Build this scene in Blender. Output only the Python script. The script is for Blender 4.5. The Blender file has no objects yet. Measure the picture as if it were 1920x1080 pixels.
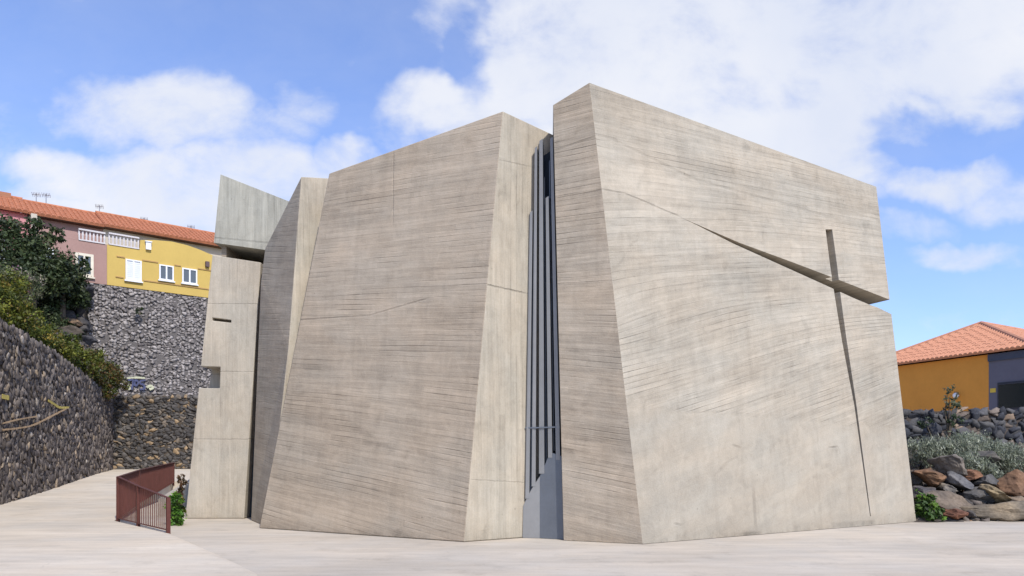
import bpy, bmesh, math, random
import numpy as np
from mathutils import Vector, Matrix, noise as mnoise
R = math.radians
rng = random.Random(7)
nrg = np.random.default_rng(11)
sc = bpy.context.scene
col = sc.collection

# ------------------------------------------------------------------ camera
F = 1371.0          # focal length in photo pixels (1920 wide)
EYE = 1.6
HOR = 850.0
cam_d = bpy.data.cameras.new("camera"); cam = bpy.data.objects.new("camera", cam_d); col.objects.link(cam)
cam.location = (0, 0, EYE); cam.rotation_euler = (R(90), 0, 0)
cam_d.sensor_width = 36.0; cam_d.lens = 36.0 * F / 1920.0
cam_d.shift_y = (HOR - 540.0) / 1920.0
cam_d.clip_start = 0.1; cam_d.clip_end = 4000
sc.camera = cam

# ------------------------------------------------------------------ light
SUN_AZ, SUN_EL = 30.0, 46.0      # azimuth: degrees to the right of straight behind the camera
S = Vector((math.sin(R(SUN_AZ)) * math.cos(R(SUN_EL)), -math.cos(R(SUN_AZ)) * math.cos(R(SUN_EL)), math.sin(R(SUN_EL))))
sun_d = bpy.data.lights.new("sun", 'SUN'); sun_d.energy = 3.25; sun_d.angle = R(1.2); sun_d.color = (1.0, 0.95, 0.87)
sun = bpy.data.objects.new("sun", sun_d); col.objects.link(sun)
sun.rotation_euler = (-S).to_track_quat('-Z', 'Y').to_euler(); sun.location = S * 60

sc.view_settings.view_transform = 'Standard'; sc.view_settings.look = 'None'
sc.view_settings.gamma = 1.0; sc.view_settings.use_curve_mapping = False
sc.view_settings.exposure = 0.42


class NT:
    """tiny node helper"""
    def __init__(s, nt): s.nt = nt
    def n(s, t, **kw):
        nd = s.nt.nodes.new(t)
        for k, v in kw.items(): setattr(nd, k, v)
        return nd
    def put(s, sock, v):
        if isinstance(v, bpy.types.NodeSocket): s.nt.links.new(v, sock)
        elif v is not None: sock.default_value = v
    def m(s, op, a, b=None, c=None, clamp=False):
        nd = s.n('ShaderNodeMath', operation=op); nd.use_clamp = clamp
        s.put(nd.inputs[0], a); s.put(nd.inputs[1], b); s.put(nd.inputs[2], c)
        return nd.outputs[0]
    def mr(s, v, a, b, c, d, smooth=False):
        nd = s.n('ShaderNodeMapRange'); nd.clamp = True
        if smooth: nd.interpolation_type = 'SMOOTHSTEP'
        s.put(nd.inputs['Value'], v)
        for k, x in zip(('From Min', 'From Max', 'To Min', 'To Max'), (a, b, c, d)): s.put(nd.inputs[k], x)
        return nd.outputs['Result']
    def xyz(s, x, y, z=0.0):
        nd = s.n('ShaderNodeCombineXYZ'); s.put(nd.inputs[0], x); s.put(nd.inputs[1], y); s.put(nd.inputs[2], z)
        return nd.outputs[0]
    def sep(s, v):
        nd = s.n('ShaderNodeSeparateXYZ'); s.put(nd.inputs[0], v); return nd.outputs
    def noise(s, v, scale=1.0, detail=4.0, rough=0.55, dist=0.0, color=False):
        nd = s.n('ShaderNodeTexNoise'); s.put(nd.inputs['Vector'], v)
        nd.inputs['Scale'].default_value = scale; nd.inputs['Detail'].default_value = detail
        nd.inputs['Roughness'].default_value = rough; nd.inputs['Distortion'].default_value = dist
        return nd.outputs['Color' if color else 'Fac']
    def mix(s, f, a, b, mode='MIX'):
        nd = s.n('ShaderNodeMix', data_type='RGBA', blend_type=mode)
        s.put(nd.inputs[0], f)
        s.put(nd.inputs[6], a if isinstance(a, bpy.types.NodeSocket) else (*a, 1.0))
        s.put(nd.inputs[7], b if isinstance(b, bpy.types.NodeSocket) else (*b, 1.0))
        return nd.outputs[2]
    def scale(s, c, f):
        nd = s.n('ShaderNodeVectorMath', operation='SCALE')
        s.put(nd.inputs[0], c if isinstance(c, bpy.types.NodeSocket) else tuple(c)); s.put(nd.inputs['Scale'], f)
        return nd.outputs[0]


# ------------------------------------------------------------------ sky with clouds
world = bpy.data.worlds.new("World"); sc.world = world; world.use_nodes = True
W = NT(world.node_tree); world.node_tree.nodes.clear()
sky = W.n('ShaderNodeTexSky', sky_type='NISHITA'); sky.sun_disc = False
sky.sun_elevation = R(SUN_EL); sky.sun_rotation = math.atan2(S.x, S.y)
sky.air_density = 1.0; sky.dust_density = 0.6; sky.ozone_density = 2.0
SKY_STR = 0.14
tc = W.n('ShaderNodeTexCoord')
d = W.sep(tc.outputs['Generated'])
dy = W.m('MAXIMUM', W.m('ABSOLUTE', d[1]), 0.12)
X = W.m('DIVIDE', d[0], dy); Z = W.m('DIVIDE', d[2], dy)
base = W.xyz(X, Z, 0.0)
warp = W.noise(base, 3.2, 5, 0.6, color=True)
wv = W.sep(warp)
Xw = W.m('ADD', X, W.m('MULTIPLY', W.m('SUBTRACT', wv[0], 0.5), 0.24))
Zw = W.m('ADD', Z, W.m('MULTIPLY', W.m('SUBTRACT', wv[1], 0.5), 0.17))
blobs = [(1430, 110, 560, 190, 1), (1150, 30, 330, 130, 1), (820, 190, 130, 75, 1), (900, 225, 120, 60, .9), (1300, 270, 560, 120, 1),
         (1620, 200, 330, 120, .95), (1840, 60, 300, 160, 1.0), (1780, 330, 150, 55, .85), (1880, 370, 120, 50, .7), (1700, 420, 120, 30, .55),
         (1800, 475, 130, 34, .75), (1900, 225, 90, 40, .6), (290, 225, 165, 85, .75), (545, 205, 80, 55, .5), (420, 270, 200, 70, .5), (400, 370, 330, 95, .95), (130, 345, 150, 50, .8),
         (640, 310, 90, 50, .8), (230, 420, 330, 70, .9), (630, 90, 26, 70, .22), (1850, 605, 170, 40, .28), (1000, 180, 200, 120, .9),
         (60, 640, 400, 120, .4), (-500, 300, 500, 200, .8), (2600, 300, 500, 260, .8)]
holes = [(885, 95, 55, 85, .5), (1735, 245, 120, 55, .7), (1475, 185, 60, 34, .3), (1690, 300, 90, 40, .35), (1890, 265, 90, 24, .35)]
def blob(px, py, rx, ry, w):
    cx, cz = (px - 960) / F, (HOR - py) / F
    a = W.m('DIVIDE', W.m('SUBTRACT', Xw, cx), rx / F); b = W.m('DIVIDE', W.m('SUBTRACT', Zw, cz), ry / F)
    q = W.m('ADD', W.m('MULTIPLY', a, a), W.m('MULTIPLY', b, b))
    return W.mr(q, 0.0, 1.7, w, 0.0, smooth=True)
tot = None
for b_ in blobs:
    v = blob(*b_); tot = v if tot is None else W.m('MAXIMUM', tot, v)
for h_ in holes:
    tot = W.m('SUBTRACT', tot, blob(*h_))
fine = W.noise(W.xyz(W.m('MULTIPLY', X, 1.0), W.m('MULTIPLY', Z, 1.5), 3.0), 5.5, 8, 0.62, 0.35)
fine2 = W.noise(W.xyz(X, W.m('MULTIPLY', Z, 1.3), 9.0), 15.0, 6, 0.6, 0.2)
dens = W.m('ADD', tot, W.m('MULTIPLY', W.m('SUBTRACT', fine, 0.5), 1.45))
dens = W.m('ADD', dens, W.m('MULTIPLY', W.m('SUBTRACT', fine2, 0.5), 0.6))
mask = W.mr(dens, 0.10, 1.02, 0.0, 1.0, smooth=True)
mask = W.m('MAXIMUM', mask, W.mr(fine, .38, .78, 0.0, .12)); mask = W.m('MULTIPLY', mask, W.mr(d[2], 0.0, 0.05, 0.35, 1.0))
shade = W.noise(W.xyz(X, Z, 5.0), 2.6, 5, 0.55)
K = 0.745
ccol = W.mix(W.mr(shade, 0.36, 0.64, 0.0, 1.0), (0.58, 0.615, 0.705), (0.69, 0.70, 0.735))
skyc = W.scale(sky.outputs[0], SKY_STR)
skyc = W.mix(1.0, skyc, (0.90, 1.0, 1.27), 'MULTIPLY')
skyc = W.mix(0.13, skyc, (0.46, 0.52, 0.86))
fin = W.mix(W.m('MULTIPLY', mask, 0.95), skyc, ccol)
bg = W.n('ShaderNodeBackground'); W.put(bg.inputs[0], fin); bg.inputs[1].default_value = 1.0
wo = W.n('ShaderNodeOutputWorld'); world.node_tree.links.new(bg.outputs[0], wo.inputs[0])


# ------------------------------------------------------------------ helpers
def at(px, py, Y):
    """the place a distance Y ahead seen at photo pixel (px, py)"""
    return Vector(((px - 960.0) / F * Y, Y, EYE + (HOR - py) / F * Y))
def on_ground(px, py):
    return at(px, py, EYE * F / (py - HOR))
def on_plane(px, py, P):
    """where the sight line meets the plane P = (point, normal)"""
    o = Vector((0, 0, EYE)); r = at(px, py, 1.0) - o
    t = (P[0] - o).dot(P[1]) / r.dot(P[1])
    return o + r * t
def plane(a, b, c):
    n = (b - a).cross(c - a).normalized()
    if n.y > 0: n = -n
    return (a, n)

def tag(o, label=None, cat=None, group=None, kind=None):
    if label: o['label'] = label
    if cat: o['category'] = cat
    if group: o['group'] = group
    if kind: o['kind'] = kind
    return o
def empty(name, loc=(0, 0, 0)):
    o = bpy.data.objects.new(name, None); o.location = loc; o.empty_display_size = .2; col.objects.link(o); return o
def link(name, me, mats, parent=None, smooth=False):
    o = bpy.data.objects.new(name, me); col.objects.link(o)
    for m in (mats if isinstance(mats, (list, tuple)) else [mats]): me.materials.append(m)
    if smooth: me.polygons.foreach_set('use_smooth', [True] * len(me.polygons))
    if parent is not None:
        o.parent = parent
        o.matrix_parent_inverse = Matrix.Translation(-Vector(parent.location)) if parent.type == 'EMPTY' and parent.parent is None else Matrix.Identity(4)
        if parent.parent is not None: o.matrix_parent_inverse = Matrix.Identity(4)
    return o

class MB:
    def __init__(s): s.v = []; s.f = []; s.mi = []; s.c = []
    def add(s, vs, fs, mi=0, c=None):
        b = len(s.v); s.v += [tuple(v) for v in vs]; s.f += [tuple(b + i for i in f) for f in fs]
        s.mi += [mi] * len(fs) if isinstance(mi, int) else list(mi)
        s.c += [c or (1, 1, 1)] * len(vs)
        return s
    def prism(s, poly, off, mi=0, c=None):
        off = Vector(off); n = len(poly); vs = [Vector(p) for p in poly] + [Vector(p) + off for p in poly]
        fs = [tuple(range(n)), tuple(range(2 * n - 1, n - 1, -1))] + [(i, i + n, (i + 1) % n + n, (i + 1) % n) for i in range(n)]
        return s.add(vs, fs, mi, c)
    def loft(s, lo, hi, mi=None):
        n = len(lo); vs = list(lo) + list(hi)
        fs = [tuple(range(n - 1, -1, -1)), tuple(range(n, 2 * n))] + [(i, (i + 1) % n, (i + 1) % n + n, i + n) for i in range(n)]
        return s.add(vs, fs, mi if mi is not None else 0)
    def box(s, o, ax, ay, az, c=None, mi=0):
        o, ax, ay, az = map(Vector, (o, ax, ay, az))
        return s.prism([o, o + ax, o + ax + az, o + az], ay, mi, c)
    def bar(s, a, b, r, n=6, r2=None, c=None):
        a, b = Vector(a), Vector(b); d_ = (b - a).normalized(); u = d_.orthogonal().normalized(); w = d_.cross(u)
        r2 = r if r2 is None else r2
        ring = lambda p, q: [p + (u * math.cos(2 * math.pi * i / n) + w * math.sin(2 * math.pi * i / n)) * q for i in range(n)]
        vs = ring(a, r) + ring(b, r2)
        fs = [(i, (i + 1) % n, (i + 1) % n + n, i + n) for i in range(n)] + [tuple(range(n - 1, -1, -1)), tuple(range(n, 2 * n))]
        return s.add(vs, fs, 0, c)
    def mesh(s, name, fix=True):
        me = bpy.data.meshes.new(name); me.from_pydata(s.v, [], s.f); 
        if len(set(s.mi)) > 1: me.polygons.foreach_set('material_index', s.mi)
        if any(c != (1, 1, 1) for c in s.c):
            a = me.color_attributes.new(name='col', type='FLOAT_COLOR', domain='POINT')
            a.data.foreach_set('color', [x for c in s.c for x in (*c, 1.0)])
        if fix:
            bm = bmesh.new(); bm.from_mesh(me); bmesh.ops.recalc_face_normals(bm, faces=bm.faces); bm.to_mesh(me); bm.free()
        me.update(); return me
    def build(s, name, mats, parent=None, smooth=False, fix=True):
        return link(name, s.mesh(name, fix), mats, parent, smooth)

def cut(o, cutters):
    """subtract prisms from a solid object and keep the result as its mesh"""
    tmp = []
    for mb in cutters:
        c = mb.build('cutter', []); tmp.append(c)
        m = o.modifiers.new('cut', 'BOOLEAN'); m.operation = 'DIFFERENCE'; m.object = c; m.solver = 'EXACT'
    dg = bpy.context.evaluated_depsgraph_get(); dg.update()
    me = bpy.data.meshes.new_from_object(o.evaluated_get(dg)); old = o.data
    o.modifiers.clear(); o.data = me; bpy.data.meshes.remove(old)
    for c in tmp: bpy.data.objects.remove(c)

def curve_pts(pts, n):
    """smooth curve through points"""
    out = []; P = [Vector(p) for p in pts]; P = [2 * P[0] - P[1]] + P + [2 * P[-1] - P[-2]]
    for i in range(1, len(P) - 2):
        for k in range(n):
            t = k / n; a, b, c, d_ = P[i - 1:i + 3]
            out.append(0.5 * ((2 * b) + (c - a) * t + (2 * a - 5 * b + 4 * c - d_) * t * t + (3 * b - a - 3 * c + d_) * t ** 3))
    out.append(P[-2]); return out

# ------------------------------------------------------------------ materials
def new_mat(name):
    m = bpy.data.materials.new(name); m.use_nodes = True; nt = m.node_tree; nt.nodes.clear(); N = NT(nt)
    bs = N.n('ShaderNodeBsdfPrincipled'); out = N.n('ShaderNodeOutputMaterial'); nt.links.new(bs.outputs[0], out.inputs[0])
    N.bs = bs; N.out = out; return m, N
def simple(name, c, rough=.8, var=.12, sc_=3.0, metal=0.0, bump=.0, spec=.3):
    m, N = new_mat(name); P = N.n('ShaderNodeNewGeometry').outputs['Position']
    n1 = N.noise(P, sc_, 6, .6); n2 = N.noise(P, sc_ * 9, 3, .6)
    f = N.m('ADD', N.mr(n1, .25, .75, 1 - var, 1 + var), N.mr(n2, .3, .7, -var * .35, var * .35))
    N.put(N.bs.inputs['Base Color'], N.scale(c, f)); N.bs.inputs['Roughness'].default_value = rough
    N.bs.inputs['Metallic'].default_value = metal; N.bs.inputs['Specular IOR Level'].default_value = spec
    if bump:
        b = N.n('ShaderNodeBump'); b.inputs['Strength'].default_value = bump; b.inputs['Distance'].default_value = .01
        N.put(b.inputs['Height'], n2); N.put(N.bs.inputs['Normal'], b.outputs[0])
    return m
def attr_mat(name, rough=.85, var=.25, sc_=30, trans=0.0, spec=.2, tint=(1, 1, 1)):
    m, N = new_mat(name); P = N.n('ShaderNodeNewGeometry').outputs['Position']
    a = N.n('ShaderNodeAttribute', attribute_name='col').outputs['Color']
    n1 = N.noise(P, sc_, 5, .65)
    c = N.scale(N.mix(1.0, a, tint, 'MULTIPLY'), N.mr(n1, .28, .72, 1 - var, 1 + var))
    N.put(N.bs.inputs['Base Color'], c); N.bs.inputs['Roughness'].default_value = rough
    N.bs.inputs['Specular IOR Level'].default_value = spec
    if trans:
        t = N.n('ShaderNodeBsdfTranslucent'); N.put(t.inputs[0], N.scale(c, 1.3)); mx = N.n('ShaderNodeMixShader'); mx.inputs[0].default_value = trans
        N.nt.links.new(N.bs.outputs[0], mx.inputs[1]); N.nt.links.new(t.outputs[0], mx.inputs[2]); N.nt.links.new(mx.outputs[0], N.out.inputs[0])
    else:
        b = N.n('ShaderNodeBump'); b.inputs['Strength'].default_value = .5; b.inputs['Distance'].default_value = .02
        N.put(b.inputs['Height'], n1); N.put(N.bs.inputs['Normal'], b.outputs[0])
    return m

def concrete(name, tang, c=(.44, .405, .365), mode='h', tilts=None, u0=0.0, amp=1.0, smooth_below=None, joints=(), seed=0.0, board=.105, pink=1.0, zones=()):
    """board-marked concrete; tang = horizontal direction along the wall, tilts = [(height, slope of the boards)]"""
    m, N = new_mat(name)
    P = N.n('ShaderNodeNewGeometry').outputs['Position']; x, y, z = N.sep(P)
    tl = math.hypot(*tang[:2]); tx, ty = tang[0] / tl, tang[1] / tl
    u = N.m('SUBTRACT', N.m('ADD', N.m('MULTIPLY', x, tx), N.m('MULTIPLY', y, ty)), u0)
    if mode == 'h':
        if tilts:
            t = tilts[0][1]
            for (z0, t0), (z1, t1) in zip(tilts, tilts[1:]):
                t = N.m('ADD', t, N.mr(z, z0, z1, 0.0, t1 - t0, smooth=True))
            b = N.m('SUBTRACT', z, N.m('MULTIPLY', u, t))
        else: b = z
        a = u
    else:
        b, a = u, z
    wob = N.m('MULTIPLY', N.m('SUBTRACT', N.noise(N.xyz(N.m('MULTIPLY', a, .35), N.m('MULTIPLY', b, .8), seed), 1.0, 2), .5), .07)
    b = N.m('ADD', b, wob)
    big = N.noise(N.xyz(a, b, seed + 7), .42, 4, .6)
    mid = N.noise(N.xyz(N.m('MULTIPLY', a, .8), N.m('MULTIPLY', b, 1.6), seed + 3), 1.5, 6, .62, .6)
    st1 = N.noise(N.xyz(N.m('MULTIPLY', a, .42), N.m('MULTIPLY', b, 9.0), seed), 1.0, 6, .66)
    st2 = N.noise(N.xyz(N.m('MULTIPLY', a, 1.3), N.m('MULTIPLY', b, 26.0), seed + 1), 1.0, 4, .6)
    grit = N.noise(P, 38, 4, .7)
    q = N.m('DIVIDE', b, board); idn = N.m('FLOOR', q); fr = N.m('SUBTRACT', q, idn)
    seg = N.m('FLOOR', N.m('ADD', N.m('DIVIDE', a, 2.4), N.m('MULTIPLY', idn, .371)))
    wn = N.n('ShaderNodeTexWhiteNoise', noise_dimensions='3D'); N.put(wn.inputs['Vector'], N.xyz(idn, seg, seed))
    bv = wn.outputs['Value']
    edge = N.mr(N.m('ABSOLUTE', N.m('SUBTRACT', fr, .5)), .40, .5, 0.0, 1.0)
    em = N.mr(N.noise(N.xyz(N.m('MULTIPLY', a, .6), N.m('MULTIPLY', b, 1.4), seed + 11), 1.0, 4, .6), .48, .66, 0.0, 1.0)
    edge = N.m('MULTIPLY', edge, em)
    k = amp
    if smooth_below:
        zz = N.m('ADD', z, N.m('MULTIPLY', u, smooth_below[1])); zz = N.m('ADD', zz, N.m('MULTIPLY', N.m('SUBTRACT', mid, .5), .35))
        k = N.mr(zz, smooth_below[0] - .03, smooth_below[0] + .05, amp * .14, amp)
    wisp = N.noise(N.xyz(N.m('MULTIPLY', u, 1.6), N.m('MULTIPLY', z, 1.0), seed + 61), 2.6, 6, .62, .9)
    pan = N.n('ShaderNodeTexWhiteNoise', noise_dimensions='3D'); pid = N.m('FLOOR', N.m('DIVIDE', b, board * 4.0))
    N.put(pan.inputs['Vector'], N.xyz(pid, N.m('FLOOR', N.m('ADD', N.m('DIVIDE', a, 3.1), N.m('MULTIPLY', pid, .43))), seed + 5))
    smg = N.noise(N.xyz(N.m('MULTIPLY', a, .8), b, seed + 71), 1.9, 4, .6, .6)
    def term(v, lo, hi, s): return N.m('MULTIPLY', N.mr(v, lo, hi, -s, s), k)
    f = N.m('ADD', 1.0, term(st1, .3, .7, .12)); f = N.m('ADD', f, term(st2, .3, .7, .10)); f = N.m('ADD', f, term(bv, 0, 1, .05))
    f = N.m('ADD', f, term(pan.outputs['Value'], 0, 1, .03)); f = N.m('ADD', f, N.mr(wisp, .34, .66, -.07, .065)); f = N.m('SUBTRACT', f, N.mr(smg, .60, .74, 0, .17))
    f = N.m('SUBTRACT', f, N.m('MULTIPLY', N.m('MULTIPLY', edge, .26), k))
    f = N.m('ADD', f, N.mr(big, .3, .7, -.09, .09)); f = N.m('ADD', f, N.mr(mid, .28, .72, -.05, .05)); f = N.m('ADD', f, N.mr(grit, .3, .7, -.075, .075))
    seam = N.noise(N.xyz(N.m('MULTIPLY', a, .22), N.m('MULTIPLY', b, 5.5), seed + 41), 1.0, 3, .5)
    f = N.m('SUBTRACT', f, N.m('MULTIPLY', N.mr(N.m('ABSOLUTE', N.m('SUBTRACT', seam, .5)), .0, .012, .13, 0.0), N.m('MULTIPLY', k, N.mr(mid, .42, .6, 0, 1))))
    pat = N.noise(N.xyz(N.m('MULTIPLY', a, .35), N.m('MULTIPLY', b, 1.3), seed + 51), 1.0, 5, .65, .3)
    f = N.m('ADD', f, N.mr(pat, .34, .66, -.07, .07))
    # rain streaks and a dirty foot
    dr = N.noise(N.xyz(N.m('MULTIPLY', u, 5.0), N.m('MULTIPLY', z, .22), seed + 20), 1.0, 4, .6)
    f = N.m('ADD', f, N.mr(dr, .5, .75, 0.0, -.09))
    foot = N.m('MULTIPLY', N.mr(z, 0.0, .32, 1.0, 0.0), N.mr(wisp, .42, .62, 0.1, 1.0)); f = N.m('SUBTRACT', f, N.m('MULTIPLY', foot, .3))
    # blow holes
    vo = N.n('ShaderNodeTexVoronoi'); N.put(vo.inputs['Vector'], P); vo.inputs['Scale'].default_value = 3.1
    hole = N.m('MULTIPLY', N.mr(vo.outputs['Distance'], .035, .075, 1.0, 0.0), N.mr(mid, .5, .6, 0, 1)); f = N.m('SUBTRACT', f, N.m('MULTIPLY', hole, .3))
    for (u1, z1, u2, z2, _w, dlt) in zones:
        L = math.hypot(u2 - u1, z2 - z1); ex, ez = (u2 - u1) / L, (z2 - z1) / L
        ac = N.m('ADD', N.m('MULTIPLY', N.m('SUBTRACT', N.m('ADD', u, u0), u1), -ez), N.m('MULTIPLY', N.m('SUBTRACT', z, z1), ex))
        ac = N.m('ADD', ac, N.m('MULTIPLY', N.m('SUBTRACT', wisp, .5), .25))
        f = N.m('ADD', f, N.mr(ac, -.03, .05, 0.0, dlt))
    jall = None
    for (u1, z1, u2, z2, w, s) in joints:
        L = math.hypot(u2 - u1, z2 - z1); ex, ez = (u2 - u1) / L, (z2 - z1) / L
        du = N.m('SUBTRACT', N.m('ADD', u, u0), u1); dz = N.m('SUBTRACT', z, z1)
        along = N.m('ADD', N.m('MULTIPLY', du, ex), N.m('MULTIPLY', dz, ez))
        across = N.m('ABSOLUTE', N.m('ADD', N.m('ADD', N.m('MULTIPLY', du, -ez), N.m('MULTIPLY', dz, ex)), N.m('MULTIPLY', N.m('SUBTRACT', st1, .5), .05)))
        inside = N.m('MULTIPLY', N.mr(along, -.1, .1, 0, 1), N.mr(along, L - .1, L + .1, 1, 0))
        j = N.m('MULTIPLY', N.m('MULTIPLY', N.mr(across, w * .4, w, 1.0, 0.0), inside), N.mr(mid, .3, .6, s * .55, s))
        jall = j if jall is None else N.m('MAXIMUM', jall, j)
    if jall is not None: f = N.m('SUBTRACT', f, jall)
    hue = N.mr(N.noise(N.xyz(a, N.m('MULTIPLY', b, 1.5), seed + 31), .7, 5, .6), .38, .64, 0.0, 1.0)
    cc = N.mix(hue, (c[0] * (1 + .018 * pink), c[1] * .995, c[2] * (1 - .012 * pink)), (c[0] * .975, c[1] * .995, c[2] * 1.03))
    N.put(N.bs.inputs['Base Color'], N.scale(cc, f))
    N.bs.inputs['Roughness'].default_value = .9; N.bs.inputs['Specular IOR Level'].default_value = .2
    h = N.m('ADD', N.m('MULTIPLY', st1, .5), N.m('MULTIPLY', bv, .35)); h = N.m('SUBTRACT', h, N.m('MULTIPLY', edge, .5)); h = N.m('MULTIPLY', h, k)
    h = N.m('ADD', h, N.m('MULTIPLY', grit, .25)); h = N.m('ADD', h, N.m('MULTIPLY', mid, .6))
    if jall is not None: h = N.m('SUBTRACT', h, N.m('MULTIPLY', jall, 2.0))
    bp = N.n('ShaderNodeBump'); bp.inputs['Strength'].default_value = .8; bp.inputs['Distance'].default_value = .02
    N.put(bp.inputs['Height'], h); N.put(N.bs.inputs['Normal'], bp.outputs[0])
    return m

def paving(name, c):
    m, N = new_mat(name); P = N.n('ShaderNodeNewGeometry').outputs['Position']; x, y, z = N.sep(P)
    n1 = N.noise(N.xyz(N.m('MULTIPLY', x, .35), N.m('MULTIPLY', y, 1.0)), .8, 6, .62, .4)
    n2 = N.noise(N.xyz(N.m('MULTIPLY', x, .5), N.m('MULTIPLY', y, 3.2), 4.0), 1.2, 5, .6)
    n3 = N.noise(P, 26, 5, .7); n4 = N.noise(P, .22, 3, .5)
    f = N.m('ADD', N.mr(n1, .3, .7, .86, 1.07), N.mr(n2, .3, .7, -.075, .075)); f = N.m('ADD', f, N.mr(n3, .3, .7, -.04, .04)); f = N.m('ADD', f, N.mr(n4, .35, .65, -.05, .05))
    st = N.noise(N.xyz(x, y, 8.0), 1.7, 5, .7); f = N.m('SUBTRACT', f, N.mr(st, .55, .74, 0, .17)); sp = N.noise(P, 5.5, 4, .75); f = N.m('SUBTRACT', f, N.mr(sp, .66, .76, 0, .16)); f = N.m('ADD', f, N.mr(N.noise(N.xyz(N.m('MULTIPLY', x, .8), N.m('MULTIPLY', y, 2.0), 14.0), 2.3, 6, .7), .3, .7, -.05, .05))
    cr = N.n('ShaderNodeTexVoronoi', feature='DISTANCE_TO_EDGE'); N.put(cr.inputs['Vector'], N.xyz(N.m('ADD', x, N.m('MULTIPLY', n1, .8)), N.m('ADD', y, N.m('MULTIPLY', n2, .8)), 0)); cr.inputs['Scale'].default_value = .27
    f = N.m('SUBTRACT', f, N.m('MULTIPLY', N.mr(cr.outputs['Distance'], .0, .006, .12, 0.0), N.mr(n1, .5, .62, 0, 1)))
    hue = N.mr(N.noise(P, .6, 4, .6), .4, .62, 0, 1)
    cc = N.mix(hue, (c[0] * 1.02, c[1] * .99, c[2] * .965), (c[0] * .985, c[1] * .985, c[2] * 1.0))
    N.put(N.bs.inputs['Base Color'], N.scale(cc, f)); N.bs.inputs['Roughness'].default_value = .92; N.bs.inputs['Specular IOR Level'].default_value = .2
    b = N.n('ShaderNodeBump'); b.inputs['Strength'].default_value = .4; b.inputs['Distance'].default_value = .006
    N.put(b.inputs['Height'], N.m('ADD', n3, n2)); N.put(N.bs.inputs['Normal'], b.outputs[0])
    return m

def glass_mat(name, c=(.03, .04, .05), rough=.08):
    m, N = new_mat(name); N.bs.inputs['Base Color'].default_value = (*c, 1); N.bs.inputs['Roughness'].default_value = rough
    N.bs.inputs['Specular IOR Level'].default_value = .7
    P = N.n('ShaderNodeNewGeometry').outputs['Position']
    b = N.n('ShaderNodeBump'); b.inputs['Strength'].default_value = .1; N.put(b.inputs['Height'], N.noise(P, 1.5, 2)); N.put(N.bs.inputs['Normal'], b.outputs[0])
    return m

PAV = paving('pale_paving', (.485, .436, .362))
PAV2 = paving('road_concrete', (.55, .49, .40))
SOIL = simple('dark_soil', (.075, .062, .052), .95, .4, 1.4, bump=.6)
STONE = attr_mat('stone', .85, .3, 14)
LEAF = attr_mat('leaf', .55, .2, 5, trans=.3, spec=.35)
BARK = simple('bark', (.11, .085, .06), .9, .3, 8, bump=.5)

# ------------------------------------------------------------------ ground
def grid_sheet(name, xs, ys, zf, mat, kind='structure'):
    mb = MB(); nx, ny = len(xs), len(ys)
    mb.add([(x, y, zf(x, y)) for y in ys for x in xs], [(j * nx + i, j * nx + i + 1, (j + 1) * nx + i + 1, (j + 1) * nx + i) for j in range(ny - 1) for i in range(nx - 1)])
    o = mb.build(name, mat, fix=False); o['kind'] = kind; return o
grid_sheet('ground', [-900, 900], [-60, 1800], lambda x, y: -.006, PAV)

def lerp_table(T, y):
    if y <= T[0][0]: return T[0][1]
    for (a, p), (b, q) in zip(T, T[1:]):
        if y <= b: return p + (q - p) * (y - a) / (b - a)
    return T[-1][1]
EDGE = [(-5, -1.0), (0, -.9), (6, -1.75), (9.54, -3.34), (10.45, -3.96), (12.2, -5.2), (14.3, -6.7), (17.1, -9.3), (20.9, -10.75), (27, -12.6), (27.3, -6.0), (34, -6.0)]
RISE = [(-5, .06), (14, .05), (17, .04), (20, .13), (25, .42), (30, .77), (34, .98)]
def road_z(y): return lerp_table(RISE, y)
ys = [-5, -2, 0, 2, 4, 6, 8, 9.54, 10.45, 11.3, 12.2, 13.2, 14.3, 15.7, 17.1, 19, 20.9, 23, 25, 27, 27.3, 29, 31, 34]
mb = MB(); vs = []; fs = []
NC = 9
for y in ys:
    e = lerp_table(EDGE, y); xs = [e] + [e + .10 * -1] + [e - .1 - (26 + e) * k / (NC - 3) for k in range(1, NC - 2)]
    vs += [(e, y, -.1)] + [(xs[0], y, road_z(y) - (.02 if y < 27 else 0))] + [(x, y, road_z(y)) for x in xs[1:]]
    n_ = len(xs) + 1
for j in range(len(ys) - 1):
    for i in range(n_ - 1): fs.append((j * n_ + i, (j + 1) * n_ + i, (j + 1) * n_ + i + 1, j * n_ + i + 1))
mb.add(vs, fs); road = mb.build('road', PAV2, fix=False); road['kind'] = 'structure'
# no-cost normal fix: faces look up

# ------------------------------------------------------------------ the church
G = on_ground
C0, B0, R0 = G(1057, 1013), G(1205, 1020), G(1718, 978)
D0, E0, F0 = G(980, 1008), G(870, 1016), G(486, 990)
B1 = at(1105, 155, 13.4)
PBR = plane(B0, R0, B1); R1 = on_plane(1643, 350, PBR)
PCB = plane(C0, B0, B1); C1 = on_plane(1037, 197, PCB)
E1 = at(943, 208, 13.7)
PFE = plane(F0, E0, E1); F1 = on_plane(617, 325, PFE)
PED = plane(E0, D0, E1); D1 = on_plane(1062, 264, PED); D0x = on_plane(1062, 1003, PED); D0x.z = 0
church = empty('church', (B0.x, B0.y, 0))
tag(church, 'angular board-marked grey concrete church with a cross cut through its front wall', 'church')
def uz(p, tang, u0=0):
    l = math.hypot(tang.x, tang.y); return ((p.x * tang.x + p.y * tang.y) / l, p.z)
tBR, tCB, tFE, tED = R0 - B0, B0 - C0, E0 - F0, D0 - E0
def jline(pts, P, tang, w=.03, s=.3):
    q = [uz(on_plane(a, b, P), tang) for a, b in pts]
    return [(q[i][0], q[i][1], q[i + 1][0], q[i + 1][1], w, s) for i in range(len(q) - 1)]
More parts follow.
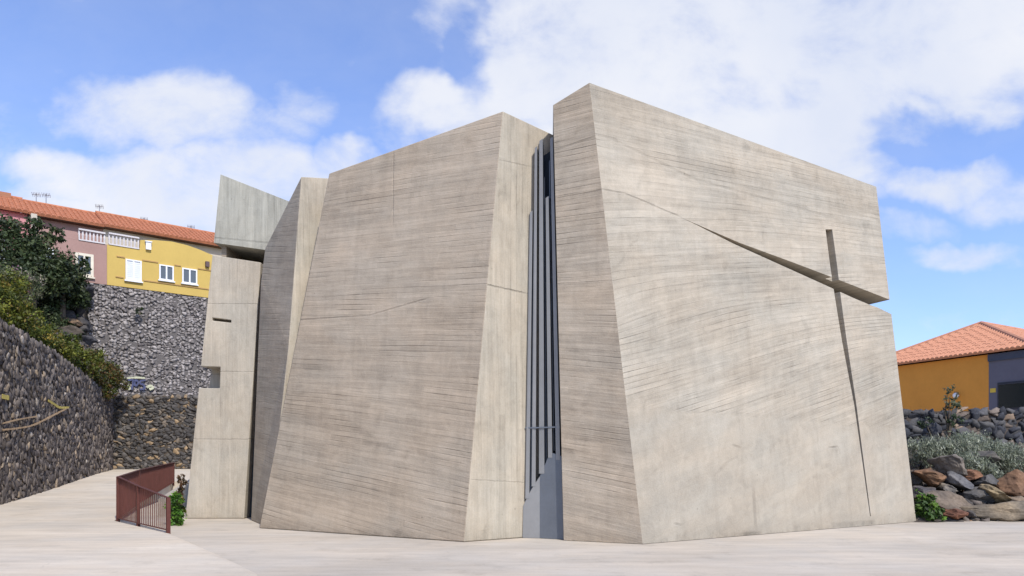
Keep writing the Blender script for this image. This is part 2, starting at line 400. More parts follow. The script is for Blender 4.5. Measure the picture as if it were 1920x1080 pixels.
mBR = concrete('board_concrete_front', tBR, (.372, .33, .262), 'h', [(0, .27), (3.6, .27), (5.2, .17), (7.5, .05)], uz((B0 + R0) / 2, tBR)[0], .95,
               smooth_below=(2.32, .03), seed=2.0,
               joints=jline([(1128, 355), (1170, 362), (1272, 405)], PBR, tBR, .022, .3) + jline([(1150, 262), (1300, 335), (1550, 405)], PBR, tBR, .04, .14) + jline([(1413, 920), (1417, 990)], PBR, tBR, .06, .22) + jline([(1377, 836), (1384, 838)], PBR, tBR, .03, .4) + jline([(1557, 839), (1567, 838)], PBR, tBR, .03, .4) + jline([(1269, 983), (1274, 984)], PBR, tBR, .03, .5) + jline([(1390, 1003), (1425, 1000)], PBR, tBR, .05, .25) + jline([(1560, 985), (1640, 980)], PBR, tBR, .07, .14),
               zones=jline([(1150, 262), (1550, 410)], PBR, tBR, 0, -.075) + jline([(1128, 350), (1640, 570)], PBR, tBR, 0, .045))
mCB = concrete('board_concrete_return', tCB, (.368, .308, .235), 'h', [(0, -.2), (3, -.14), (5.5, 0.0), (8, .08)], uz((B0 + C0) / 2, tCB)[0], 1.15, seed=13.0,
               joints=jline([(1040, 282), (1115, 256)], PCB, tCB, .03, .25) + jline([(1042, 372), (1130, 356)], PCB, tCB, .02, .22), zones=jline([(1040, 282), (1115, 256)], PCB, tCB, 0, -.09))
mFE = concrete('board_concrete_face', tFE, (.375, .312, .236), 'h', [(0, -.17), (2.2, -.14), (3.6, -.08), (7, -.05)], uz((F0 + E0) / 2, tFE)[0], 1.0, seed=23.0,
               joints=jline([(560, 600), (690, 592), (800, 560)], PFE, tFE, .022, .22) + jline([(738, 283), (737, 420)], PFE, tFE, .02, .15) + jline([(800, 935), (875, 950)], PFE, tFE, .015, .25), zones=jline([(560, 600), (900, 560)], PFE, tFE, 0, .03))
mED = concrete('board_concrete_upright', tED, (.388, .342, .265), 'v', None, 0, .8, seed=33.0,
               joints=jline([(912, 534), (985, 550)], PED, tED, .022, .34) + jline([(935, 300), (990, 312)], PED, tED, .02, .15) + jline([(885, 900), (985, 905)], PED, tED, .015, .15), board=.13)
mGF = concrete('board_concrete_side', Vector((1, -1.7, 0)), (.375, .318, .242), 'h', [(0, -.05), (4, -.12), (7, -.2)], -12, .9, seed=43.0)
mTW = concrete('board_concrete_tower', Vector((1, 0, 0)), (.42, .375, .30), 'v', None, 0, .55, seed=53.0, board=.2,
               joints=[(-8.2, z, -6.0, z - .01, .02, .16) for z in (1.95, 3.62, 5.3)])
mUP = concrete('weathered_concrete', Vector((1, 0, 0)), (.315, .302, .252), 'v', None, 0, 1.0, seed=63.0, board=.16, pink=-.3, joints=[(-8, 7.0, -5.4, 6.75, .035, .2)])
mIN = concrete('rough_concrete', Vector((1, 0, 0)), (.30, .25, .19), 'h', None, 0, .7, seed=73.0)

# volume with the cross
bk = Vector((-.385, .923, 0)) * 7.0
C2 = C0 + Vector((.5, 8, 0)); R2 = R0 + bk
C2t = C1 + Vector((.4, 8, 0)); C2t.z = 6.2; R2t = R1 + bk; R2t.z = 5.2
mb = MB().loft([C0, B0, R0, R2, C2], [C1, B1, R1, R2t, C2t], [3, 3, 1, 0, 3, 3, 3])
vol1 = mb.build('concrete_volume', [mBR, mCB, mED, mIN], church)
nBR = PBR[1]; hn = Vector((nBR.x, nBR.y, 0)).normalized()
def slot(pix, P, depth, front=.6):
    h = Vector((P[1].x, P[1].y, 0)).normalized()
    poly = [on_plane(a, b, P) for a, b in pix]
    return MB().prism([p + h * front for p in poly], -h * (depth + front))
wedge = slot([(1268, 404), (1386, 455), (1480, 489.5), (1562, 520.5), (1671, 563), (1700, 574), (1702, 603), (1676, 591), (1645, 576), (1630, 571), (1600, 558.5), (1552, 536.5), (1479, 503.5), (1376, 457), (1300, 418.5)], PBR, 5.5)
vert = slot([(1548, 430), (1560.5, 430), (1570, 500), (1577, 560), (1586.5, 630), (1606, 760), (1633, 968), (1631.5, 968), (1602, 760), (1579, 640), (1566, 560), (1557, 500)], PBR, .17)
cut(vol1, [wedge]); cut(vol1, [vert])

# volume with the wide face
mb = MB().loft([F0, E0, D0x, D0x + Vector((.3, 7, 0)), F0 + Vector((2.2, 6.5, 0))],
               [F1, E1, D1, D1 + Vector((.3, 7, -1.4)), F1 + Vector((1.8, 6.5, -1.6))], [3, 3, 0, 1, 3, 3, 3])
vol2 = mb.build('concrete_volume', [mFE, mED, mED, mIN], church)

# the dark volume beyond it
L0 = at(471, 975, 17.5); L0.z = 0
q0 = Vector((-5.26, 15.78, 0)); qk = at(541, 650, 15.95); q1 = at(565, 331, 16.3); Lt = at(497, 466, 17.75); Lm = at(489, 530, 17.7)
a_ = Vector((1.27, .8, 0))
mb = MB()
vs = [L0, q0, qk, q1, Lt, Lm, q0 + a_, q1 + a_ + Vector((0, 0, .22)), L0 + Vector((.2, 5, 0)), q0 + a_ + Vector((.2, 5, 0)), Lt + Vector((.3, 5, -1)), q1 + a_ + Vector((.2, 5, -1)), qk + a_]
fs = [(0, 1, 2, 5), (5, 2, 3, 4), (1, 6, 12, 2), (2, 12, 7, 3), (3, 7, 11, 10), (3, 10, 4), (0, 5, 4, 10, 8), (6, 9, 11, 7, 12), (8, 10, 11, 9), (0, 8, 9, 6, 1)]
mb.add(vs, fs, [0, 0, 1, 1, 2, 2, 2, 2, 2, 2])
vol3 = mb.build('concrete_volume', [mGF, mED, mIN], church)

# tower with its raised head
T0l, T0r = at(347, 972, 17.98), at(457.5, 972, 17.98); T0l.z = T0r.z = 0
T1l, T1r = at(398.5, 478, 18.1), at(489, 492, 18.1)
PTW = plane(T0l, T0r, T1l)
dv = Vector((0, 3.6, 0))
tower = MB().loft([T0l, T0r, T0r + dv, T0l + dv], [T1l, T1r, T1r + dv, T1l + dv]).build('concrete_tower', [mTW], church)
notch = slot([(350, 686), (413, 688), (411.5, 728), (350, 727)], PTW, .6)
slit = slot([(398, 595.5), (433, 600), (433, 605), (398, 601)], PTW, .3)
cut(tower, [notch]); cut(tower, [slit])
for o_ in (vol1, vol2, vol3, tower):
    bv_ = o_.modifiers.new('bevel', 'BEVEL'); bv_.width = .018; bv_.segments = 2; bv_.limit_method = 'ANGLE'; bv_.angle_limit = R(25)
U = [at(401, 455, 18.12), at(512, 470.5, 18.12), at(548, 380, 18.2), at(413.5, 327, 18.2)]
head = MB().prism(U, (0, 3.4, 0)).build('tower_head', [mUP], church)
cr = MB().box((-7.27, 19.6, 6.2), (2.3, 0, 0), (0, 1.5, 0), (0, 0, .75)).box((-7.27, 18.3, 6.35), (.12, 0, 0), (0, 1.295, 0), (0, 0, .5)).build('tower_core', [mIN], church)
# thin concrete coping edges along the tops are part of the volumes; metal strip beside the tower
steel = simple('shaded_grey_steel', (.145, .158, .18), .42, .10, 2.2, metal=.35, spec=.5)  # darker copy of the steel, with the fold's shaded side in its colour
steel_l = simple('lit_grey_steel', (.245, .243, .24), .5, .10, 1.2, metal=.15, spec=.4)  # the same steel in its lit tone
steel_d = simple('shade_dark_steel', (.035, .045, .06), .5, .2, 2.0, metal=.3)  # near-black steel, the shade of gaps and recesses put into its colour
s0, s1 = at(472, 975, 18.35), at(489, 515, 18.35); s0.z = 0
w_ = Vector((.55, 0, 0))
MB().loft([s0 - w_ * .5, s0 + w_, s0 + w_ + Vector((0, .1, 0)), s0 - w_ * .5 + Vector((0, .1, 0))], [s1 - w_ * .3, s1 + w_, s1 + w_ + Vector((0, .1, 0)), s1 - w_ * .3 + Vector((0, .1, 0))]).build('metal_strip', steel_d, church)

# metal screen in the deep gap: leaning sheet, staggered fins
M0 = [D0.copy() + Vector((.0, -.02, 0)), Vector(((1012 - 960) / F * 13.80, 13.80, 0)), C0 + Vector((.012, .13, 0))]
M1l = on_plane(993, 285, PED) + Vector((.0, -.02, 0)); M1r = C1 + (C0 - C1) * .08 + Vector((.01, .13, 0))
M1m = M1l.lerp(M1r, .42)
def scr(s, py, inset=0.0):
    """point of the screen: s across, at the height of photo row py"""
    bot = M0[0].lerp(M0[1], s / .42) if s < .42 else M0[1].lerp(M0[2], (s - .42) / .58)
    top = M1l.lerp(M1r, s)
    z = EYE + (HOR - py) / F * 13.85
    t = (z - bot.z) / (top.z - bot.z)
    p = bot.lerp(top, t); p.z = max(z, 0.0) if py < 1000 else 0.0
    return p + Vector((.12, 1, 0)).normalized() * inset
def strip(s0, s1, ya0, ya1, yb0, yb1, inset, th):
    f = [scr(s0, yb0, inset), scr(s1, yb1, inset), scr(s1, ya1, inset), scr(s0, ya0, inset)]
    return MB().prism(f, Vector((.12, 1, 0)).normalized() * th)
strip(0.0, 1.0, 292, 268, 1013, 1013, .30, .04).build('backing_sheet', steel_d, church)  # dark sheet standing in for the shade between the fins
mb = MB()
fl = [scr(0, 1013), scr(.42, 1013), scr(.42, 893), scr(.2, 918), scr(0, 948)]
mb.prism(fl, Vector((.12, 1, 0)) * .03); mb.build('lower_sheet', steel_l, church)
mb = MB().prism([scr(.42, 1013, .001), scr(1.0, 1013, .001), scr(1.0, 855, .001), scr(.7, 848, .001), scr(.55, 872, .001), scr(.42, 893, .001)], Vector((.12, 1, 0)) * .03)
mb.build('lower_sheet', steel, church)  # same sheet beyond the fold, coloured in the shaded tone
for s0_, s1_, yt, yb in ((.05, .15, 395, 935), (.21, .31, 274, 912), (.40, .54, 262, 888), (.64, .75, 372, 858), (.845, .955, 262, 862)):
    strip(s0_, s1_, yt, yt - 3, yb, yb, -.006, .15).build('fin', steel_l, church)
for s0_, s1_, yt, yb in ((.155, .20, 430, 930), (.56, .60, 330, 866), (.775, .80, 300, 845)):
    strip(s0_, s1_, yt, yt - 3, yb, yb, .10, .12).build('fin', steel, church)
strip(.53, .545, 266, 264, 872, 872, .02, .2).build('fin', steel_d, church)  # thin dark cheek that paints the shaded side of the wide fin
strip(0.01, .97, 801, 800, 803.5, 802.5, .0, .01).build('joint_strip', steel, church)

# ------------------------------------------------------------------ stone walls
def ico(sub):
    bm = bmesh.new(); bmesh.ops.create_icosphere(bm, subdivisions=sub, radius=1.0)
    v = np.array([x.co[:] for x in bm.verts]); f = np.array([[x.index for x in p.verts] for p in bm.faces]); bm.free(); return v, f
ICO1, ICO2, ICO3 = ico(1), ico(2), ico(4)
def stones(pos, nor, tan, size, cols, depth=.5, base=ICO2, rough=.16):
    """pos, nor, tan: (n,3); size (n,2) half extents along tan and up. Returns arrays of one mesh full of stones"""
    n = len(pos); bv, bf = base; k = len(bv)
    up = np.cross(nor, tan); up /= np.linalg.norm(up, axis=1)[:, None]
    # random angular shapes: each stone is cut by a few random planes
    V = np.repeat(bv[None], n, 0)
    V = V * 1.25
    for _ in range(10):
        d_ = nrg.normal(size=(n, 3)); d_ /= np.linalg.norm(d_, axis=1)[:, None]; h = nrg.uniform(.42, .72, n)
        s = np.einsum('nki,ni->nk', V, d_); ex = np.clip(s - h[:, None], 0, None)
        V = V - ex[:, :, None] * d_[:, None, :]
    V = V * (1 + nrg.normal(size=(n, k, 1)) * rough * .35)
    ang = nrg.normal(size=n) * .35; ca, sa = np.cos(ang)[:, None], np.sin(ang)[:, None]
    a = V[:, :, 0] * size[:, :1]; b = V[:, :, 1] * size[:, 1:2]; c = V[:, :, 2] * (size.mean(1)[:, None] * depth)
    a, b = a * ca - b * sa, a * sa + b * ca
    P = pos[:, None] + a[..., None] * tan[:, None] + b[..., None] * up[:, None] + c[..., None] * nor[:, None]
    Fc = (bf[None] + (np.arange(n) * k)[:, None, None]).reshape(-1, 3)
    Cc = np.repeat(cols[:, None], k, 1).reshape(-1, 3)
    return P.reshape(-1, 3), Fc, Cc
def mesh_np(name, parts, mats, parent=None, smooth=False):
    """parts: list of (verts, faces array, colours)"""
    vv = []; ff = []; cc = []; b = 0
    for v, f, c in parts: vv.append(v); ff.append(f + b); cc.append(c); b += len(v)
    V = np.concatenate(vv); C_ = np.concatenate(cc); me = bpy.data.meshes.new(name)
    w = ff[0].shape[1]; Fa = np.concatenate(ff)
    me.vertices.add(len(V)); me.vertices.foreach_set('co', V.astype(np.float32).ravel())
    me.loops.add(Fa.size); me.loops.foreach_set('vertex_index', Fa.astype(np.int32).ravel())
    me.polygons.add(len(Fa)); me.polygons.foreach_set('loop_start', np.arange(0, Fa.size, w, dtype=np.int32))
    me.update(calc_edges=True); me.validate()
    a = me.color_attributes.new(name='col', type='FLOAT_COLOR', domain='POINT')
    a.data.foreach_set('color', np.concatenate([C_, np.ones((len(C_), 1))], 1).astype(np.float32).ravel())
    return link(name, me, mats, parent, smooth)
def palette(n, pal):
    w = np.array([p[0] for p in pal], float); w /= w.sum(); cs = np.array([p[1] for p in pal])
    return cs[nrg.choice(len(pal), n, p=w)] * nrg.uniform(.72, 1.28, (n, 1))
def wall_of_stones(name, path, zb, zt, sw, sh, pal, thick=.5, depth=.55, base=ICO2, label='', cat='wall', group=None):
    """path: list of (x, y); zb/zt: functions of path parameter 0..1; stone half sizes sw, sh; facing: right-hand side of the path"""
    P = np.array([(p[0], p[1]) for p in path], float); L = np.concatenate([[0], np.cumsum(np.linalg.norm(np.diff(P, axis=0), axis=1))])
    total = L[-1]
    pos = []; tans = []; nors = []; siz = []
    s = 0.0; ci = 0
    while s < total:
        w = sw * nrg.uniform(.6, 1.5); t = min(s / total, 1.0)
        x = np.interp(s, L, P[:, 0]); y = np.interp(s, L, P[:, 1]); i = min(np.searchsorted(L, s, side='right') - 1, len(P) - 2)
        tg = P[i + 1] - P[i]; tg = tg / np.linalg.norm(tg)
        z = zb(t) - sh * nrg.uniform(0, 1.5); top = zt(t)
        while z < top - sh * .3:
            h = sh * nrg.uniform(.55, 1.5)
            pos.append((x + tg[0] * nrg.normal() * sw * .35, y + tg[1] * nrg.normal() * sw * .35, min(z + h, top - h * .6))); tans.append((tg[0], tg[1], 0)); nors.append((tg[1], -tg[0], 0)); siz.append((w * 1.5, h * 1.5)); z += 2 * h * .84
        s += 2 * w * .82
    pos, tans, nors, siz = map(np.array, (pos, tans, nors, siz))
    pos = pos - nors * nrg.uniform(.0, .06, (len(pos), 1)) 
    parts = [stones(pos, nors, tans, siz, palette(len(pos), pal), depth, base)]
    o = mesh_np(name, parts, [STONE])
    # core behind the stones
    n = 24 if len(path) > 2 else 2; mbk = MB(); vs = []
    for k in range(n + 1):
        t = k / n; s = t * total; x = np.interp(s, L, P[:, 0]); y = np.interp(s, L, P[:, 1]); i = min(np.searchsorted(L, s, side='right') - 1, len(P) - 2)
        tg = P[i + 1] - P[i]; tg = tg / np.linalg.norm(tg); nx, ny = tg[1], -tg[0]
        for off in (-.035, -thick):
            for z in (zb(t) - .3, zt(t) - .02): vs.append((x + nx * off, y + ny * off, z))
    fs = []
    for k in range(n):
        a = 4 * k; b = a + 4; fs += [(a, b, b + 1, a + 1), (a + 1, b + 1, b + 3, a + 3), (a + 3, b + 3, b + 2, a + 2)]
    fs += [(0, 1, 3, 2), (4 * n, 4 * n + 2, 4 * n + 3, 4 * n + 1)]
    mbk.add(vs, fs, 0, tuple(float(x) * .55 for x in np.mean([p[1] for p in pal], 0))); me2 = mbk.mesh('core')
    # join the core into the same mesh
    bm = bmesh.new(); bm.from_mesh(o.data); bm.from_mesh(me2); bm.to_mesh(o.data); bm.free(); bpy.data.meshes.remove(me2)
    tag(o, label, cat, group); return o

palL = [(5, (.095, .080, .072)), (4, (.13, .110, .098)), (2.5, (.18, .150, .125)), (.9, (.27, .21, .15)), (.3, (.32, .28, .24)), (2, (.065, .056, .054))]
palB = [(6, (.070, .065, .062)), (4, (.105, .096, .088)), (1.5, (.17, .14, .11)), (.7, (.28, .2, .12))]
palT = [(5, (.25, .225, .21)), (4, (.29, .262, .245)), (2.5, (.20, .178, .168)), (1, (.33, .30, .28)), (.7, (.13, .115, .11))]
palR = [(6, (.045, .047, .056)), (3, (.08, .078, .08)), (1.2, (.15, .12, .10)), (.5, (.30, .22, .16))]

pl = [(-12.0, 9.0), (-13.1, 15.0), (-14.35, 20.6), (-15.6, 25.0), (-16.9, 29.6), (-17.55, 32.2)]
plc = [(p.x, p.y) for p in curve_pts([(x, y, 0) for x, y in pl], 6)]
def yl(t):
    s_ = t; L = np.concatenate([[0], np.cumsum([math.dist(plc[i], plc[i + 1]) for i in range(len(plc) - 1)])]); return float(np.interp(s_ * L[-1], L, [p[1] for p in plc]))
LT = [(9, 6.9), (15, 6.2), (20.6, 5.3), (23, 5.15), (25.3, 5.02), (27.6, 4.75), (29.6, 4.45), (32.2, 4.0)]
left_wall = wall_of_stones('gabion_wall', plc, lambda t: road_z(yl(t)) - .02, lambda t: lerp_table(LT, yl(t)), .062, .095, palL, thick=.8, depth=.4,
    label='long curved wall of dark brown stones rising beside the road on the left', cat='stone wall')
# lower wall at the road's end
lower_wall = wall_of_stones('gabion_wall', [(-17.7, 32.3), (-8.5, 32.9)], lambda t: .8, lambda t: 4.15, .10, .062, palB, thick=.9,
    label='lower dark grey stone wall closing the end of the road', cat='stone wall')
# tall wall below the houses
HO = Vector((-21.95, 38.0, 0)); hd = Vector((.778, .628, 0)).normalized(); hnn = Vector((hd.y, -hd.x, 0))
def H(t, off, z): p = HO + hd * t + hnn * off; return Vector((p.x, p.y, z))
pa, pb_ = H(-.0, 0, 0), H(9.5, 0, 0)
tall_wall = wall_of_stones('gabion_wall', [(pa.x, pa.y), (pb_.x, pb_.y)], lambda t: 4.0, lambda t: 10.47, .08, .075, palT, thick=1.6, base=ICO1, depth=.16,
    label='tall pale grey stone wall carrying the yellow house', cat='stone wall')
# wall beyond the boulders on the right
right_wall = wall_of_stones('gabion_wall', [(11.0, 23.2), (23.0, 23.7)], lambda t: 1.2, lambda t: 2.93 + .14 * t, .16, .10, palR, thick=.5,
    label='low dark lava stone wall in front of the orange house', cat='stone wall')

# loose stones lying over the bank
def scree(name, n, pal, where):
    q = np.array([where() for _ in range(n)]); nn_ = np.tile([.35, -.6, .72], (n, 1)); nn_ /= np.linalg.norm(nn_, axis=1)[:, None]
    tt = np.cross(nn_, nrg.normal(size=(n, 3))); tt /= np.linalg.norm(tt, axis=1)[:, None]
    o = mesh_np(name, [stones(q, nn_, tt, nrg.uniform(.06, .22, (n, 2)), palette(n, pal), .7, ICO1)], [STONE]); o['kind'] = 'stuff'; return o
# spray paint on the walls (flat marks at their own place on the stones)
paint_y = simple('yellow_paint', (.50, .40, .10), .7, .3, 9); paint_b = simple('blue_paint', (.07, .08, .16), .7, .3, 6); paint_p = simple('orange_paint', (.40, .27, .15), .7, .3, 9); paint_w = simple('pale_paint', (.5, .5, .35), .7, .3, 6)
def ribbon(name, pts, w, mat, parent, nor):
    mb = MB(); P = curve_pts(pts, 6); nor = Vector(nor).normalized(); vs = []
    for i, p in enumerate(P):
        t = (P[min(i + 1, len(P) - 1)] - P[max(i - 1, 0)]).normalized(); s = nor.cross(t).normalized(); ww = w * (.7 + .5 * rng.random())
        vs += [p + s * ww, p - s * ww, p - s * ww - nor * .02, p + s * ww - nor * .02]
    fs = [(4 * i + a, 4 * i + 4 + a, 4 * i + 4 + (a + 1) % 4, 4 * i + (a + 1) % 4) for i in range(len(P) - 1) for a in range(4)] + [(0, 1, 2, 3), (len(vs) - 1, len(vs) - 2, len(vs) - 3, len(vs) - 4)]
    mb.add(vs, fs); return mb.build(name, mat, parent)
def on_left(px, py):
    """point on the curved wall's face"""
    best = None
    for i in range(len(plc) - 1):
        a, b = Vector((*plc[i], 0)), Vector((*plc[i + 1], 0)); k = (px - 960) / F
        den = (b.x - a.x) - k * (b.y - a.y)
        if abs(den) < 1e-9: continue
        t = (k * a.y - a.x) / den
        if -.01 <= t <= 1.01: best = a.lerp(b, t)
    p = at(px, py, best.y); return p + Vector((.07, -.03, 0))
nl = (.95, -.3, 0)
ribbon('paint_line', [on_left(a, b) for a, b in ((2, 806), (30, 803), (60, 797), (95, 780), (126, 764))], .028, paint_p, left_wall, nl)
ribbon('paint_line', [on_left(a, b) for a, b in ((2, 794), (30, 787), (65, 781))], .022, paint_p, left_wall, nl)
ribbon('paint_line', [on_left(a, b) for a, b in ((88, 751), (98, 757), (110, 764), (127, 764))], .04, paint_y, left_wall, nl)
ribbon('paint_line', [on_left(a, b) for a, b in ((1, 743), (8, 745), (14, 746))], .06, paint_y, left_wall, nl)
def on_tall(px, py): return on_plane(px, py, (H(0, .10, 0), hnn))
gr = [(paint_b, .05, [(240, 713), (247, 712), (250, 714), (247, 731)]), (paint_b, .05, [(252, 714), (256, 713), (259, 717), (257, 722), (253, 722), (252, 715)]),
      (paint_b, .055, [(273, 713), (264, 714), (263, 719), (270, 722), (270, 729), (262, 730)]), (paint_w, .05, [(238, 709), (250, 708), (262, 708), (272, 709)]),
      (paint_w, .06, [(275, 726), (283, 723), (287, 727), (280, 730)]), (paint_w, .04, [(240, 722), (244, 728), (241, 731)])]
for m_, w_2, pts in gr: ribbon('paint_stroke', [on_tall(a, b) for a, b in pts], w_2, m_, tall_wall, hnn)

# ------------------------------------------------------------------ hillside behind the curved wall
mb = MB(); rows = []
front = [(plc[i][0] - .35, plc[i][1], lerp_table(LT, plc[i][1]) - .12) for i in range(0, len(plc), 2)] + [(-18.9, 33.6, 3.9)]
back = []
nF = len(front)
for i, (x, y, z) in enumerate(front):
    k = i / (nF - 1)
    bx, by = (-34 + 10.8 * k, 27 + 11.7 * k); back.append((bx, by, 9.9))
vs = []; NR = 8
for r in range(NR + 1):
    t = r / NR
    for (a, b) in zip(front, back):
        zz = a[2] + (b[2] - a[2]) * (t ** .85)
        nz = mnoise.noise(Vector((a[0] + t * 5, a[1], r * .7))) * .35 * (1 if 0 < r < NR else 0)
        vs.append((a[0] + (b[0] - a[0]) * t, a[1] + (b[1] - a[1]) * t, zz + nz))
fs = [(r * nF + i, r * nF + i + 1, (r + 1) * nF + i + 1, (r + 1) * nF + i) for r in range(NR) for i in range(nF - 1)]
mb.add(vs, fs); hill = mb.build('hillside', SOIL, fix=False, smooth=True); hill['kind'] = 'structure'
# side of the hill towards the terrace and ledges
mb = MB().add([(-18.9, 33.6, 3.9), (-23.0, 38.6, 3.9), (-23.0, 38.6, 9.9), (-21.0, 36.2, 7.2)], [(0, 1, 2, 3)])
mb.add([(-17.6, 32.9, 4.08), (-8.0, 33.4, 4.08), (-8, 45, 4.08), (-24, 40, 4.08)], [(0, 1, 2, 3)]); o = mb.build('terrace', SOIL, fix=False); o['kind'] = 'structure'
p_ = [H(-14, -.3, 10.42), H(14, -.3, 10.42), H(14, -20, 10.42), H(-14, -20, 10.42)]
o = MB().add(p_, [(0, 1, 2, 3)]).build('upper_terrace', PAV, fix=False); o['kind'] = 'structure'
def hill_pt():
    k = rng.uniform(.55, 1.0) ** .7; t = rng.uniform(.02, .95); i = k * (nF - 1); a = front[int(i)]; b = back[int(i)]
    j = min(int(i) + 1, nF - 1); w = i - int(i)
    a = [a[c] * (1 - w) + front[j][c] * w for c in range(3)]; b = [b[c] * (1 - w) + back[j][c] * w for c in range(3)]
    return (a[0] + (b[0] - a[0]) * t, a[1] + (b[1] - a[1]) * t, a[2] + (b[2] - a[2]) * t ** .85 + .02)
scree('scree', 2600, [(5, (.055, .052, .052)), (3, (.085, .075, .068)), (1, (.15, .11, .075)), (.4, (.22, .16, .11))], hill_pt)
# rocky outcrop under the tree
def boulder(name, loc, half, c1, seed_, label=None, group=None, cat='boulder', rot=0.0, parent=None):
    bv, bf = ICO3; rs = np.random.default_rng(seed_); V = bv.copy()
    for _ in range(15):
        d_ = rs.normal(size=3); d_ /= np.linalg.norm(d_); h = rs.uniform(.42, .8); s = V @ d_; V = V - np.clip(s - h, 0, None)[:, None] * d_ * .96
    nn = np.array([mnoise.fractal(Vector(v) * 2.1 + Vector((seed_, 0, 0)), 1.0, 2.0, 5) for v in V]); V = V * (1 + nn[:, None] * .15)
    V = V / np.abs(V).max(0); V = V * np.array(half); ca, sa = math.cos(rot), math.sin(rot)
    V = np.stack([V[:, 0] * ca - V[:, 2] * sa, V[:, 1], V[:, 0] * sa + V[:, 2] * ca], 1)
    me = bpy.data.meshes.new(name); me.from_pydata([tuple(v) for v in V], [], [tuple(f) for f in bf.tolist()])
    a = me.color_attributes.new(name='col', type='FLOAT_COLOR', domain='POINT')
    cc = []
    for v in V:
        k = .5 + .9 * mnoise.noise(Vector(v) * 3.0 + Vector((0, seed_, 3))); k = min(max(k, 0), 1)
        cc += [c1[0] * (.6 + .7 * k), c1[1] * (.62 + .62 * k), c1[2] * (.68 + .5 * k), 1.0]
    a.data.foreach_set('color', cc)
    o = link(name, me, [STONE], parent); o.location = loc
    if label: tag(o, label, cat, group)
    return o
for i, (px, py, Y, hw, hh, c) in enumerate([(108, 590, 35.6, 1.1, .7, (.06, .058, .06)), (140, 570, 36.6, .9, .8, (.05, .05, .055)), (150, 612, 36.2, .8, .5, (.075, .07, .068)), (120, 625, 34.8, .8, .4, (.09, .075, .06)),
        (155, 640, 35.6, .7, .5, (.065, .063, .066)), (92, 560, 36.0, 1.0, .7, (.05, .05, .05)), (140, 606, 35.4, .4, .2, (.19, .13, .08)), (150, 545, 37.2, .7, .5, (.045, .045, .05))]):
    boulder('rock', at(px, py, Y), (hw, .8, hh), c, 100 + i,
            ['dark rock on the bank below the trees, left of centre', 'black rock under the crown beside the tall grey wall', 'grey rock ledge touching the tall wall low on the bank', 'brownish low rock above the green shrub row',
             'grey rock at the foot of the tall wall\'s left edge', 'black rock deep in the shade of the tree', 'small tan stone lying on the dark bank', 'dark rock high on the bank under the pink house'][i], 'dark rocks on the bank', 'rock')

# ------------------------------------------------------------------ plants
def foliage(name, blobs_, n, size, pal, parent=None, mat=None, asp=.5, up=.0, shell=.55, droop=0.0):
    """leaf clusters spread through several ellipsoids: (x,y,z,rx,ry,rz)"""
    B = np.array(blobs_, float); vol = B[:, 3] * B[:, 4] * B[:, 5]; pr = vol ** .8; pr /= pr.sum()
    nc = max(n // 14, 6); ci = nrg.choice(len(B), nc, p=pr)
    d_ = nrg.normal(size=(nc, 3)); d_ /= np.linalg.norm(d_, axis=1)[:, None]; r = nrg.uniform(shell, 1.06, nc) ** .7
    cen = B[ci, :3] + d_ * r[:, None] * B[ci, 3:6]
    csz = nrg.uniform(.5, 1.3, nc); cb = nrg.uniform(.6, 1.35, nc); cp = palette(nc, pal)
    k = nrg.choice(nc, n); sp = B[ci[k], 3:6].min(1) * .20
    pos = cen[k] + nrg.normal(size=(n, 3)) * (sp * csz[k])[:, None]
    nor = nrg.normal(size=(n, 3)) + d_[k] * .8 + np.array([0, 0, .5]); nor /= np.linalg.norm(nor, axis=1)[:, None]
    t = np.cross(nor, nrg.normal(size=(n, 3)) + np.array([0, 0, up * 3])); t /= np.linalg.norm(t, axis=1)[:, None]
    b = np.cross(nor, t)
    if up: t, b = b, t
    s = size * nrg.uniform(.6, 1.4, n)[:, None]
    A = pos - t * s; Bq = pos + b * s * asp; C_ = pos + t * s; Dq = pos - b * s * asp
    V = np.stack([A, Bq, C_, Dq], 1).reshape(-1, 3); Fq = np.arange(4 * n).reshape(-1, 4)
    cl = cp[k] * nrg.uniform(.75, 1.25, (n, 1)) * cb[k][:, None]
    return mesh_np(name, [(V, Fq, np.repeat(cl, 4, 0))], [mat or LEAF], parent)
def stems(name, base_, tips, r, parent, mat=BARK):
    mb = MB(); base_ = Vector(base_)
    for t_ in tips:
        t_ = Vector(t_); mid_ = base_.lerp(t_, .5) + Vector((rng.uniform(-.1, .1), rng.uniform(-.1, .1), rng.uniform(-.05, .1))) * (t_ - base_).length * .6
        mb.bar(base_, mid_, r, 6, r * .7); mb.bar(mid_, t_, r * .7, 5, r * .25)
    return mb.build(name, mat, parent)
def bush(name, label, px_blobs, Y, n, size, pal, cat='shrub', group=None, base_z=None, ry=.8, **kw):
    """px_blobs: (px, py, half width px, half height px, dY)"""
    bl = []
    for px, py, hw, hh, dY in px_blobs:
        y_ = Y + dY; p = at(px, py, y_); bl.append((p.x, p.y, p.z, hw / F * y_, max(hw, hh) / F * y_ * ry, hh / F * y_))
    bx = sum(b[0] for b in bl) / len(bl); by = sum(b[1] for b in bl) / len(bl); bz = min(b[2] - b[5] for b in bl) if base_z is None else base_z
    root = empty(name, (bx, by, bz)); tag(root, label, cat, group)
    foliage('foliage', bl, n, size, pal, root, **kw)
    stems('stem', (bx, by, bz - .1), [(b[0], b[1], b[2]) for b in bl], min(.03 + .012 * len(bl), size * .6), root)
    return root
gD = [(4, (.040, .060, .024)), (3, (.058, .085, .030)), (1.5, (.085, .105, .042)), (2, (.025, .038, .018))]
gY = [(4, (.105, .125, .018)), (3, (.15, .155, .022)), (2, (.07, .095, .018)), (1, (.20, .15, .03)), (.7, (.05, .06, .015))]
